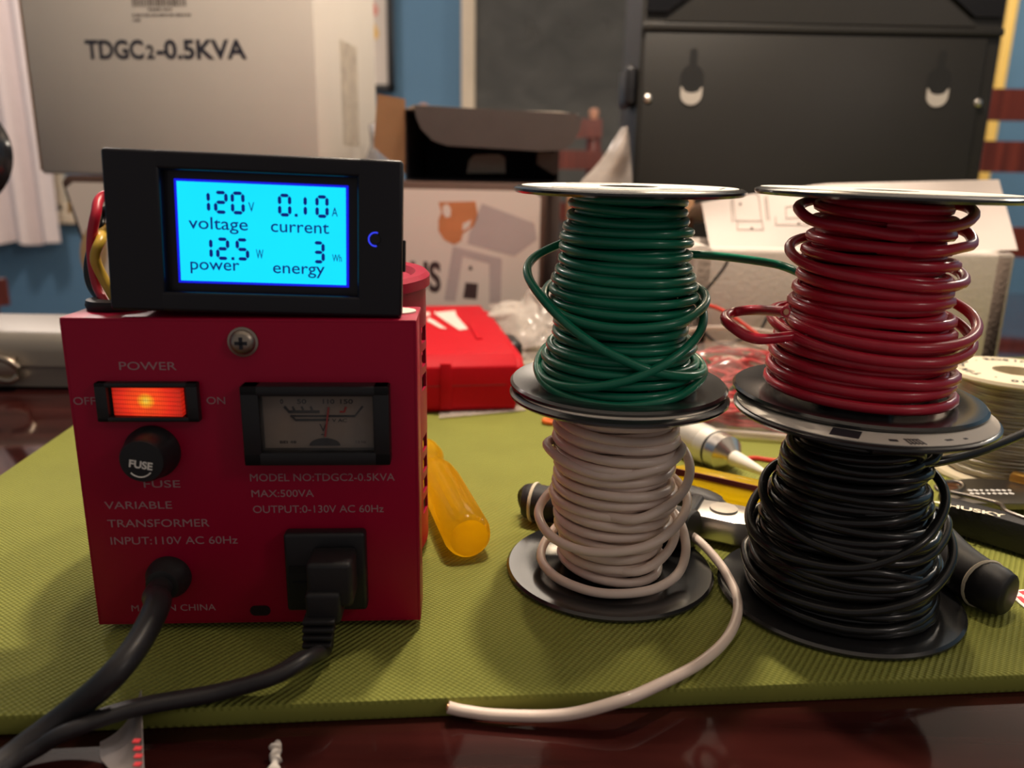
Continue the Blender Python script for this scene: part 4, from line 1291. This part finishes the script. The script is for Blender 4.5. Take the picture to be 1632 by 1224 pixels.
# profile in YZ extruded along -X
Mx = Matrix(((0, 0, -1, .004), (1, 0, 0, 0), (0, 1, 0, 0), (0, 0, 0, 1)))
tcb.prism(prof_t, TL, Mx, .0012)
tcb.prism([(.010, .006), (TD - .01, .006), (TD - .01, TH - .004), (.018, TH - .004), (.010, TH - .009)], .006, Mx @ Matrix.Translation((0, 0, -.006)), .0015)
tcb.make('shell', M_redp, tc)
sm_ = MB()
sm_.box((-TL / 2, -.0002, TH * .5), (TL - .004, .0006, .0005))
sm_.make('seam', mat('seam_shadow_red', (.22, .008, .01), .6), tc)
for (c_, d_) in (((-.036, .0, TH * .5), (.006, .0024, TH * .80)), ((-.012, .075, TH + .0003), (.004, .055, .0012)), ((-.075, .022, TH + .0003), (.035, .003, .0012))):
    MB().box(c_, d_, .0004).make('rib', M_redp, tc)
lg = MB()
tcI = T(tcM_o.x, tcM_o.y, MAT, 0, 0, 9).inverted()
for pxs in ([(691, 499), (725, 496), (728, 505), (746, 525), (732, 527), (703, 508)], [(683, 507), (691, 511), (712, 525), (702, 524), (680, 512)], [(660, 500), (684, 498), (686, 503), (664, 506)]):
    lg.prism([tuple((tcI @ G(x, y, MAT + TH))[:2]) for x, y in pxs][::-1], .0003, T(0, 0, TH + .0002))
lg.make('script_mark', mat('white_logo_print', (.78, .62, .56), .6), tc)
MB().box((.0125, .085, .016), (.014, .030, .020), .005, 3).make('latch', M_blk, tc)

# aluminium case, left
ac_o = G(160, 622, TABLE)
af = G(-200, 618, TABLE)
ac = thing('aluminium_case', (ac_o.x, ac_o.y, TABLE), 'silver aluminium case with latch at the left edge of the table', 'case', rz=math.degrees(math.atan2(ac_o.y - af.y, ac_o.x - af.x)))
cprof = [(0, 0), (.072, 0), (.072, .030), (.068, .034), (.010, .034), (.005, .0325), (.0012, .028), (0, .022)]
acb = MB().prism(cprof, .34, Matrix(((0, 0, -1, .02), (1, 0, 0, 0), (0, 1, 0, .002), (0, 0, 0, 1))))
acb.make('shell', mat('satin_aluminium', (.24, .215, .185), .45, metal=.4, var=.04), ac)
MB().box((-.15, -.0003, .0150), (.33, .0012, .0010)).make('seam', M_dsteel, ac)
MB().box((-.15, .036, .0025), (.33, .066, .005), .001).make('base', M_blk, ac)
lp = MB()
acM = T(ac_o.x, ac_o.y, TABLE, 0, 0, math.degrees(ac.rotation_euler.z))
lx_, lz_ = on_plane(14, 588, acM)
lp.box((lx_ - .004, -.002, lz_ + .001), (.022, .004, .015), .0012)
lp.tube(cat([(lx_ - .006, -.004, lz_ + .009), (lx_ + .004, -.0065, lz_ + .007), (lx_ + .009, -.005, lz_ + .002)], 5), .0022, 10)
lp.tube(cat([(lx_ - .006, -.004, lz_ - .005), (lx_ + .004, -.0065, lz_ - .006), (lx_ + .008, -.005, lz_ - .003)], 5), .0018, 10)
lp.box((lx_ - .003, -.0045, lz_ - .0065), (.016, .003, .004), .001)
lp.make('latch', mat('old_nickel_latch', (.45, .38, .30), .3, metal=1), ac)

# round black lamp head at the very left
lh_c = A(-66, 246, .56)
lh = thing('floor_lamp', (lh_c.x - .06, .60, 0), 'black rounded lamp head cut by the left edge in front of the curtain', 'lamp')
hz_ = lh_c.z
MB().lathe([(.0, .012), (.03, .010), (.034, .004), (.0355, -.003), (.033, -.006), (.0, -.004)], 48, T(.06, -.04, hz_) @ T(0, 0, 0, 82, 0, 0)).make('lamp_head', mat('glossy_black_enamel', (.012, .012, .014), .15), lh)
MB().tube(cat([(.055, -.03, hz_ - .02), (.03, -.01, hz_ - .06), (0, 0, hz_ - .2), (0, 0, .4), (0, 0, .01)], 8), .006, 10).make('stem', M_blk, lh)
MB().lathe([(.0, 0), (.13, 0), (.13, .012), (.03, .022), (.0, .023)], 40).make('base', M_blk, lh)

# long white product carton
YP = .66
c_tr = A(869, 292, YP)
yaw = -7.0
pcx = thing('product_carton', (c_tr.x, YP, TABLE), 'long white printed product carton behind the transformer and red tool case', 'carton', rz=yaw)
PX = T(c_tr.x, YP, TABLE, 0, 0, yaw)
tl = on_plane(97, 296, PX); bl = on_plane(168, 505, PX); trr = on_plane(868, 293, PX)
hgt = trr[1]
slope = (bl[0] - tl[0]) / (tl[1] - bl[1])
xb0 = tl[0] + slope * tl[1]
poly = [(xb0, 0), (tl[0], hgt - .006), (tl[0] + .006, hgt), (-.006, hgt), (0, hgt - .006), (0, 0)]
MB().prism(poly, .19, T(0, .191, 0) @ FRONT, .0015).make('carton_sides', mat('dark_brown_carton', (.085, .045, .032), .6, var=.2), pcx)
mgn = .005
pf_ = [(xb0 + mgn, .003), (tl[0] + mgn, hgt - .011), (tl[0] + .012, hgt - .006), (-.009, hgt - .006), (-.0035, hgt - .011), (-.0035, .003)]
plate(MB(), pf_, .0012, .0016).make('front_face', mat('cream_printed_board', (.66, .58, .52), .55, var=.04, vscale=12), pcx)
def PP(x, y): return on_plane(x, y, PX)
art = MB()
def shape(mb, pts, lift=.0001): plate(mb, [PP(*q) for q in pts], -.0004, lift); return mb
shape(art, [(699, 322), (758, 321), (762, 345), (756, 360), (738, 372), (735, 384), (724, 390), (708, 382), (699, 368), (699, 350), (704, 338)])
art.make('orange_picture', mat('orange_print', (.52, .20, .08), .55, var=.35, vscale=40), pcx)
a2 = MB(); shape(a2, [(706, 328), (714, 325), (719, 334), (718, 345), (711, 347), (706, 340)], .0002); shape(a2, [(738, 356), (752, 350), (748, 362), (737, 368)], .0002)
a2.make('white_picture', MATS['cream_printed_board'], pcx)
a3 = MB()
shape(a3, [(768, 324), (852, 356), (856, 382), (820, 408), (745, 388), (748, 372)])
shape(a3, [(722, 392), (800, 412), (798, 482), (780, 482), (780, 420), (738, 408), (726, 480), (708, 478)])
a3.make('grey_picture', mat('pale_grey_print', (.44, .37, .36), .55, var=.15, vscale=25), pcx)
a4 = MB()
a6 = MB()
shape(a6, [(742, 450), (762, 452), (760, 477), (738, 475)])
shape(a6, [(748, 424), (752, 424), (753, 430), (747, 430)])
a6.make('dark_picture', mat('carton_black_print', (.05, .03, .03), .55), pcx)
u0 = PP(655, 462); u1 = PP(703, 463); u2 = PP(703, 416)
a4.text('US', u2[1] - u1[1], T(u0[0], -.0005, u0[1]), bold=.035, width=u1[0] - u0[0])
a4.make('lettering', mat('carton_black_print', (.05, .03, .03), .55), pcx)
a5 = MB(); shape(a5, [(150 + 22 * cos(a), 402 + 42 * sin(a)) for a in [2 * pi * k / 20 for k in range(20)]][::-1])
shape(a5, [(108, 322), (114, 322), (114, 340), (108, 340)])
a5.make('tan_picture', mat('tan_print', (.40, .26, .13), .55, var=.3, vscale=50), pcx)

# big white carton on top
zt = TABLE + hgt + .0006
cA = A(497, 130, YP + .006 - 0)
fr_x = A(503, 262, YP + .02).x
by = yaw
bo = Vector((fr_x, YP + .036, zt))
bb = thing('shipping_carton', tuple(bo), 'big white TDGC2-0.5KVA carton standing on the long product carton', 'carton', rz=by)
BX = T(*bo, 0, 0, by)
l0 = on_plane(67, 279, BX)[0]
bwid = -l0
MB().box((l0 / 2, .085, .13), (bwid, .17, .26), .002, 2).make('carton_body', M_carton, bb)
tp = MB()
t1, t2 = on_plane(138, 93, BX), on_plane(394, 93, BX)
cap = on_plane(138, 63, BX)[1] - on_plane(138, 93, BX)[1]
tot = t2[0] - t1[0]
tp.text('TDGC', cap, T(t1[0], -.0002, t1[1]), bold=.03, width=tot * (232 - 138) / 256)
tp.text('2', cap * .72, T(t1[0] + tot * (236 - 138) / 256, -.0002, t1[1]), bold=.03, width=tot * 13 / 256)
tp.text('-0.5KVA', cap, T(t1[0] + tot * (252 - 138) / 256, -.0002, t1[1]), bold=.03, width=tot * (394 - 252) / 256)
tp.make('lettering', mat('navy_print', (.018, .018, .03), .6), bb)
bcd = MB()
b1, b2 = on_plane(212, 10, BX), on_plane(298, 10, BX)
rnd = random.Random(6)
x = b1[0]
while x < b2[0]:
    w_ = .0006 + .0012 * rnd.random()
    bcd.box((x + w_ / 2, -.0002, b1[1] + .008), (w_, .0002, .016)); x += w_ + .0006 + .0010 * rnd.random()
for k_i, (xa, xb_, yy) in enumerate(((238, 276, 15), (213, 307, 24), (214, 224, 32))):
    q1, q2 = on_plane(xa, yy, BX), on_plane(xb_, yy, BX)
    x = q1[0]
    while x < q2[0]:
        w_ = .0008 + .0018 * rnd.random()
        bcd.box((x, -.0002, q1[1]), (w_, .0002, .0016)); x += w_ + .0009
bcd.make('barcode', mat('grey_barcode_ink', (.11, .09, .08), .6), bb)
for (tz, th_) in ((.075, .09), (.215, .06)):
    MB().box((.0001, .085, tz), (.0004, .048, th_)).make('tape', MATS['packing_tape'] if 'packing_tape' in MATS else clear_film('packing_tape', (.93, .9, .86), (.50, .46, .41), .2, .75), bb)
MB().box((l0 - .0012, .085, .13), (.0016, .168, .255), .0006).make('flap_edge', M_cardb, bb)

# open cardboard box on the product carton
YO = YP + .035
ob_l = A(646, 272, YO); ob_r = A(890, 272, YO)
ow = ob_r.x - ob_l.x
oh = A(760, 176, YO).z - zt
obx = thing('open_box', (ob_l.x, YO, zt), 'small open dark cardboard box on its side on the product carton', 'box', rz=-2)
OX = T(ob_l.x, YO, zt, 0, 0, -2)
M_dkc = mat('dark_grey_carton', (.060, .046, .042), .6, var=.15)
M_ins = mat('dark_box_lining', (.016, .015, .020), .7)
th = .0016
bdy = MB()
bdy.box((ow / 2, .06, th / 2), (ow, .12, th)); bdy.box((ow / 2, .06, oh - th / 2), (ow, .12, th))
bdy.box((th / 2, .06, oh / 2), (th, .12, oh)); bdy.box((ow - th / 2, .06, oh / 2), (th, .12, oh))
bdy.box((ow / 2, .12, oh / 2), (ow, th, oh))
bdy.make('box_shell', M_ins, obx)
lf = MB()
a1, a2_, a3_, a4_ = on_plane(606, 152, OX), on_plane(646, 158, OX), on_plane(646, 278, OX), on_plane(600, 235, OX)
lf.add([(a2_[0], 0, a2_[1]), (a3_[0], 0, a3_[1] if a3_[1] > .001 else .001), (a4_[0], -.012, max(.004, a4_[1])), (a1[0], -.012, a1[1])], [(0, 1, 2, 3)])
bmx = bmesh.new()
vv = [bmx.verts.new(q) for q in lf.v]; bmx.faces.new(vv); bmesh.ops.solidify(bmx, geom=list(bmx.faces), thickness=.0014)
MB().bm(bmx).make('side_flap', M_cardb, obx)
fpx = [(660, 168), (790, 175), (916, 181), (927, 190), (924, 208), (912, 230), (894, 240), (860, 241), (780, 236), (712, 232), (690, 224), (672, 206), (664, 188)]
FO = OX @ T(0, -.020, 0)
plate(MB(), [on_plane(x, y, FO) for x, y in fpx], -.020, .0016).make('front_flap', M_dkc, obx)
tpx = [on_plane(648, 160, OX)[0], on_plane(905, 176, OX)[0]]
zt_l = oh
tfm = MB()
fl_t = [on_plane(661, 168, FO), on_plane(924, 184, FO)]
tfm.add([(0, 0, oh), (ow, 0, oh), (fl_t[1][0], -.0205, fl_t[1][1] + .0005), (fl_t[0][0], -.0205, fl_t[0][1] + .0005)], [(0, 1, 2, 3)])
bmx = bmesh.new(); vv = [bmx.verts.new(q) for q in tfm.v]; bmx.faces.new(vv); bmesh.ops.solidify(bmx, geom=list(bmx.faces), thickness=.0016)
MB().bm(bmx).make('top_flap', mat('lit_carton_edge', (.40, .34, .28), .7, var=.4, vscale=80), obx)  # paler than the front flap: light along the edge put into the colour
tbx = [(744, 277), (748, 256), (756, 247), (796, 246), (805, 252), (806, 277)]
plate(MB(), [on_plane(x, min(y, 276), OX) for x, y in tbx], -.001, .0014).make('lower_tab', mat('grey_green_tab', (.10, .10, .09), .7), obx)
rwx = [(856, 243), (890, 243), (890, 276), (882, 278), (856, 262)]
plate(MB(), [on_plane(x, y, OX) for x, y in rwx], -.0006, .0014).make('right_flap', M_dkc, obx)

# brown cardboard box behind the green spool
q1, q2 = A(905, 306, .60), A(1109, 306, .60)
cbx = thing('cardboard_box', ((q1.x + q2.x) / 2, .60, TABLE), 'brown cardboard box showing right behind the green wire spool', 'box', rz=-3)
cbh = q1.z - TABLE
MB().box((0, .04, cbh / 2), (q2.x - q1.x, .08, cbh), .006, 3).make('box_body', M_cardb, cbx)
MB().box((0, .04, cbh + .0003), (q2.x - q1.x - .012, .05, .0005)).make('tape_strip', mat('tan_tape', (.5, .33, .18), .3), cbx)

# foam box with sheet
YF = .484
f_tl = A(1106, 396, YF); f_tr = A(1622, 402, YF)
fbz = G(1350, 620, MAT)
fbx = thing('foam_box', ((f_tl.x + f_tr.x) / 2, YF, MAT), 'white foam box behind the red wire spool', 'box', rz=0)
fw2 = f_tr.x - f_tl.x
fh_ = (f_tl.z + f_tr.z) / 2 - MAT
wt = .014
fbm = MB()
fdp = .085
fbm.box((0, wt / 2, fh_ / 2), (fw2, wt, fh_), .003, 3)
fbm.box((0, fdp - wt / 2, fh_ / 2), (fw2, wt, fh_), .003, 3)
fbm.box((-fw2 / 2 + wt / 2, fdp / 2, fh_ / 2), (wt, fdp, fh_), .003, 3)
fbm.box((fw2 / 2 - wt / 2, fdp / 2, fh_ / 2), (wt, fdp, fh_), .003, 3)
fbm.box((0, fdp / 2, .007), (fw2 - .01, fdp - .01, .014), .002)
fbm.make('foam_shell', M_foam, fbx)
# instruction sheet rising out of the box
sh = thing('instruction_sheet', (fbx.location.x, YF, MAT + fh_), 'white instruction sheet with line drawings rising from the foam box', 'paper')
SO = Vector(sh.location)
topL, topM, topR = (1116, 322), (1310, 285), (1592, 285)
def sheet_pt(u, v, lift=0):
    # u across, v up: 0 at the box rim, 1 at the top fold
    bx_, by_ = 1132 + (1622 - 1132) * u, 398 + 6 * sin(pi * u)
    if u < .4: tx, ty = 1118 + (1310 - 1118) * u / .4, 323 - 30 * (u / .4) ** .9
    else: tx, ty = 1310 + (1592 - 1310) * (u - .4) / .6, 293 - 7 * (u - .4) / .6
    x = bx_ + (tx - bx_) * v; y = by_ + (ty - by_) * v
    Y = YF + .018 + .045 * v + .010 * sin(pi * v) * cos(u * 7) - lift
    return A(x, y, Y) - SO
gr = [[sheet_pt(j / 24, i / 14) for j in range(25)] for i in range(15)]
# fold back over the top
for kf in range(1, 5):
    gr.append([Vector(gr[14][j]) + Vector((0, .016 * kf, -.0012 * kf * kf)) for j in range(25)])
MB().sheet(gr, .0003).make('sheet', M_paper, sh)
dr = MB()
def P2(x, y):
    # invert roughly: find u,v
    u = (x - 1132) / 490; v = .5
    for _ in range(12):
        by_ = 398 + 6 * sin(pi * u)
        if u < .4: tx, ty = 1118 + 192 * u / .4, 323 - 30 * (max(u, 0) / .4) ** .9
        else: tx, ty = 1310 + 282 * (u - .4) / .6, 293 - 7 * (u - .4) / .6
        v = (by_ - y) / (by_ - ty)
        bx_ = 1132 + 490 * u; xx = bx_ + (tx - bx_) * v
        u += (x - xx) / 490
    return sheet_pt(u, v, .0009)
for ln in ([(1168, 316), (1172, 352)], [(1165, 318), (1167, 354)], [(1173, 352), (1214, 352), (1209, 312), (1204, 308)], [(1175, 352), (1175, 366), (1217, 366), (1214, 352)], [(1222, 312), (1226, 350)], [(1219, 314), (1222, 350)], [(1236, 345), (1236, 358), (1290, 358)], [(1252, 330), (1253, 348), (1276, 346)], [(1252, 330), (1276, 328)]):
    c_ = []
    for (a_, b_) in zip(ln, ln[1:]):
        c_ += [P2(a_[0] + (b_[0] - a_[0]) * k / 4, a_[1] + (b_[1] - a_[1]) * k / 4) for k in range(5)]
    dr.tube(c_, .00022, 6)
for (x, y) in ((1180, 325), (1198, 364), (1273, 356)):
    c_ = P2(x, y); dr.box(c_, (.0012, .0004, .0016))
dr.make('line_drawing', mat('grey_line_print', (.20, .15, .13), .7), sh)
# thin black cord over the foam front
cdp = [A(1163, 408, YF - .006), A(1155, 425, YF - .006), A(1140, 445, YF - .006), A(1124, 465, YF - .006), A(1115, 482, YF - .006), A(1116, 520, YF - .006), A(1150, 548, YF - .008), A(1205, 530, YF - .008), A(1222, 508, YF - .006), A(1230, 499, YF - .006), A(1262, 498, YF - .006), A(1285, 480, YF - .005), A(1280, 455, YF - .005)]
tag(MB().tube(cat(cdp, 7), .0009, 8).make('thin_cord', M_rub, None, 40), 'thin black cord hanging down the front of the foam box', 'cord')

# black metal wall box with keyhole hangers
YM = .74
m_l, m_r = A(1017, 150, YM), A(1587, 150, YM)
mb_ = thing('metal_box', ((m_l.x + m_r.x) / 2, YM, TABLE), 'black metal box with two keyhole hangers standing behind the foam box', 'metal box')
mw = m_r.x - m_l.x
mh = .36
BXM = T((m_l.x + m_r.x) / 2, YM, TABLE)
M_bmet = mat('black_powder_coat', (.017, .0155, .013), .45, var=.12, vscale=25, bump=.05, bscale=900)
MB().box((0, .062, mh / 2), (mw, .116, mh), .003, 3).make('housing', M_bmet, mb_)
fz_ = on_plane(1300, 54, BXM)[1]
xl, xr = on_plane(1024, 150, BXM)[0], on_plane(1562, 150, BXM)[0]
# recessed back plate below the fold, raised rim
pnl = MB()
pnl.box(((xl + xr) / 2, .0028, fz_ / 2), (xr - xl, .003, fz_ - .002), .0006)
pnl.make('back_plate', M_bmet, mb_)
lip = MB()
lip.box((0, .0010, fz_ + .004), (mw - .002, .0030, .006), .001)
lip.make('fold_lip', M_bmet, mb_)
# sloping cover above, with two dark raised corners
cv = MB()
z_a = fz_ + .008
cxl, cxr = on_plane(1058, 25, BXM)[0], on_plane(1560, 30, BXM)[0]
plate(cv, [(cxl, z_a), (cxr, z_a), (cxr - .045, z_a + .03), (cxr - .07, mh - .012), (cxl + .11, mh - .012), (cxl + .045, z_a + .03)], .0035, .004)
cv.make('cover_panel', M_bmet, mb_)
M_gl = mat('black_gloss_window', (.008, .008, .009), .12)
for sgn, xe in ((-1, -mw / 2 + .004), (1, mw / 2 - .004)):
    gq = MB()
    e = cxl if sgn < 0 else cxr
    poly = [(xe, z_a + .008), (e - sgn * .003, z_a + .008), (e - sgn * .044, z_a + .038), (e - sgn * .06, mh - .015), (xe, mh - .015)]
    if sgn > 0: poly = poly[::-1]
    plate(gq, poly[::-1], .0040, .0035).make('dark_corner', M_gl, mb_)
for (px, py) in ((1103, 130), (1497, 133)):
    hx, hz2 = on_plane(px, py, BXM)
    s_ = YM / FPX
    slot = MB()
    sp = rrect(.0205, .0300, .0100, 6, hx, hz2 - .001)
    plate(slot, sp, .0014, .0006)
    plate(slot, rrect(.0065, .020, .003, 4, hx, hz2 + .0175), .0014, .0007)
    so_ = slot.make('keyhole_slot', mat('deep_slot_black', (.008, .008, .008), .7), mb_)
    tg = MB()
    pts_ = [(hx - .0095, hz2 - .0040)] + [(hx + .0095 * cos(a), hz2 - .0105 + .0090 * sin(a)) for a in [pi + pi * k / 12 for k in range(13)]] + [(hx + .0095, hz2 - .0040)] + [(hx + .0078 * cos(a), hz2 - .0052 - .0042 * sin(a)) for a in [pi * k / 10 for k in range(11)]]
    plate(tg, pts_, .0008, .0006)
    tg.make('pale_backing', mat('pale_hook_backing', (.46, .42, .37), .6), so_)
for (px, py) in ((1033, 157), (1560, 164)):
    hx, hz2 = on_plane(px, py, BXM)
    MB().lathe([(.0036, 0), (.0034, .0010), (.002, .0020), (.0, .0022)], 20, T(hx, .0014, hz2, 90, 0, 0)).make('screw', M_steel, mb_)
hx, hz2 = on_plane(1003, 135, BXM)
MB().box((hx + .002, .03, hz2), (.010, .05, .034), .004, 3).make('side_latch', M_blk, mb_)

# clear plastic things ------------------------------------------------
def crumple(name, corners, nu, nv, amp, seed, th, m, label, category, Ycurve=0, sc=40):
    """corners: BL, BR, TR, TL world points"""
    BL, BR, TR, TL = [Vector(c) for c in corners]
    o = (BL + BR) / 2
    g = []
    for i in range(nv + 1):
        v = i / nv; row = []
        for j in range(nu + 1):
            u = j / nu
            p_ = BL.lerp(BR, u).lerp(TL.lerp(TR, u), v)
            nn = noise.noise_vector(p_ * sc + Vector((seed, seed * 2, 0)))
            n2_ = noise.noise_vector(p_ * sc * 2.6 + Vector((seed, 5, 0)))
            f = min(1, v * 4)
            q = p_ + nn * amp * f + n2_ * amp * .4 * f + Vector((0, -Ycurve * sin(pi * u) * sin(pi * v), 0))
            q.z = max(q.z, o.z + .0004)
            row.append(q - o)
        g.append(row)
    ob = MB().sheet(g, th).make(name, m, None, 30, tuple(o))
    return tag(ob, label, category)
M_film = clear_film('clear_crumpled_film', (.95, .93, .9), (.75, .68, .62), .12, .62)
M_film2 = clear_film('clear_bag_film', (.97, .94, .92), (.72, .62, .56), .10, .87)
crumple('plastic_wrapper', [G(838, 585, MAT + .001), G(905, 580, MAT + .001), A(915, 462, .60), A(772, 474, .60)], 28, 22, .010, 3, .0003, M_film, 'crumpled clear plastic wrapper beside the red tool case', 'plastic wrapper', .012, 45)
pbo = Vector((A(960, 286, .71).x, .71, TABLE))
g = []
rows_ = [(None, 905, 1009), (None, 908, 1009), (None, 915, 1009), (300, 920, 1008), (286, 928, 1008), (270, 944, 1007), (255, 957, 1006), (240, 968, 1004), (225, 977, 1002), (212, 985, 1000), (203, 991, 997)]
for i, (py, xl_, xr_) in enumerate(rows_):
    row = []
    for j in range(21):
        u = j / 20
        px = xl_ + (xr_ - xl_) * u
        q = A(px, py or 300, .71)
        if py is None: q.z = TABLE + .001 + (q.z - TABLE) * i / 3
        nn = noise.noise_vector(q * 45) * (.005 if 0 < j < 20 else .0015)
        q = q + Vector((nn.x * .5, nn.y - .014 * sin(pi * u), nn.z * .4 if i else 0))
        row.append(q - pbo)
    g.append(row)
tag(MB().sheet(g, .0003).make('plastic_bag', clear_film('milky_bag_film', (.9, .87, .84), (.62, .55, .50), .25, .40), None, 30, tuple(pbo)), 'milky plastic bag peaking up left of the black metal box', 'plastic bag')
crumple('plastic_bag', [(A(586, 280, .80).x, .78, zt + .0005), (A(640, 280, .80).x, .78, zt + .0005), A(600, 198, .80), A(590, 198, .80)], 14, 18, .004, 17, .0003, clear_film('grey_bag_film', (.8, .8, .82), (.35, .34, .36), .15, .45), 'grey clear plastic bag between the big white carton and open box', 'plastic bag', .012, 40)
crumple('plastic_sheet', [G(700, 668, MAT + .0004), G(838, 655, MAT + .0004), G(850, 630, MAT + .0008), G(700, 640, MAT + .0008)], 20, 6, .0008, 7, .0002, M_film, 'flat clear plastic sheet under the front of the red tool case', 'plastic sheet', 0, 60)

# bag of red hookup wire
bg_o = G(1176, 688, MAT)
bgt = thing('parts_bag', (bg_o.x, bg_o.y, MAT), 'clear plastic bag of red wires between the wire spool stacks', 'bag', rz=-12)
gtop_, gbot = [], []
nu, nv = 30, 26
LX, LY = .125, .080
def bag_h(u, v):
    e = (sin(pi * min(max(u, 0), 1)) ** .5) * (sin(pi * min(max(v, 0), 1)) ** .55)
    return .002 + .052 * e * (.50 + .50 * v) + .004 * e * noise.noise(Vector((u * 7, v * 7, 2)))
gt = [[((u - .5) * LX, (v - .15) * LY, bag_h(u, v)) for u in [j / nu for j in range(nu + 1)]] for v in [i / nv for i in range(nv + 1)]]
gb_ = [[((u - .5) * LX, (v - .15) * LY, .0006) for u in [j / nu for j in range(nu + 1)]] for v in [i / nv for i in range(nv + 1)]]
MB().sheet(gt).sheet(gb_).make('bag_film', M_film2, bgt, 60)
zl = MB()
zl.tube(cat([(-LX / 2, -.15 * LY, .003), (0, -.15 * LY - .002, .004), (LX / 2, -.15 * LY, .003)], 8), .0012, 8)
zl.tube(cat([(-LX / 2 + .004, .72 * LY, .012), (-.03, .60 * LY, .044), (.03, .58 * LY, .043), (LX / 2 - .004, .66 * LY, .012)], 8), .0013, 8)
zl.make('bag_seam', clear_film('thick_bag_seam', (.95, .9, .85), (.75, .66, .58), .15, .45), bgt)
rnd = random.Random(14)
wr_ = MB(); cw = MB(); gwm = MB()
for k in range(70):
    v0 = .08 + .70 * rnd.random()
    a = rnd.uniform(-.5, .35)
    L0 = .030 + .028 * rnd.random()
    cx, cy = rnd.uniform(-.022, .03), (v0 - .15) * LY
    pts = []
    for s_ in (-1, -.4, .3, 1):
        x = cx + s_ * L0 * cos(a); y = cy + s_ * L0 * sin(a) * .6
        u_, v_ = x / LX + .5, y / LY + .15
        hh = bag_h(u_, v_) if 0.03 < u_ < .97 and 0.03 < v_ < .97 else .003
        pts.append((max(-.056, min(.056, x)), y, max(.0016, hh * rnd.uniform(.2, .93) - .0012)))
    (cw if k % 14 == 3 else gwm if k % 17 == 6 else wr_).tube(cat(pts, 5), .0010, 7)
W_ = [('red_wire', wr_, mat('bagged_red_wire', (.62, .045, .05), .3)), ('cream_wire', cw, M_whitew), ('green_wire', gwm, mat('bagged_green_wire', (.05, .12, .04), .35))]
bw_ = thing('wire_bundle', (bg_o.x, bg_o.y, MAT), 'tangle of red wire pieces inside the clear plastic bag', 'wires', rz=-12)
bw_['kind'] = 'stuff'
for nm, m_b, m_ in W_: 
    o = m_b.make(nm, m_, bw_)
    o['kind'] = 'stuff'
# loose red strands poking out of the bag
for nm, pts, lab in (('red_wire_strand', [A(1110, 482, .44), A(1140, 490, .44), A(1165, 503, .435), A(1200, 528, .43), A(1235, 556, .42)], 'thin red wire strand rising from the bag beside the foam box'),):
    tag(MB().tube(cat(pts, 6), .0011, 8).make(nm, MATS['bright_red_wire'], None, 40), lab, 'wire')
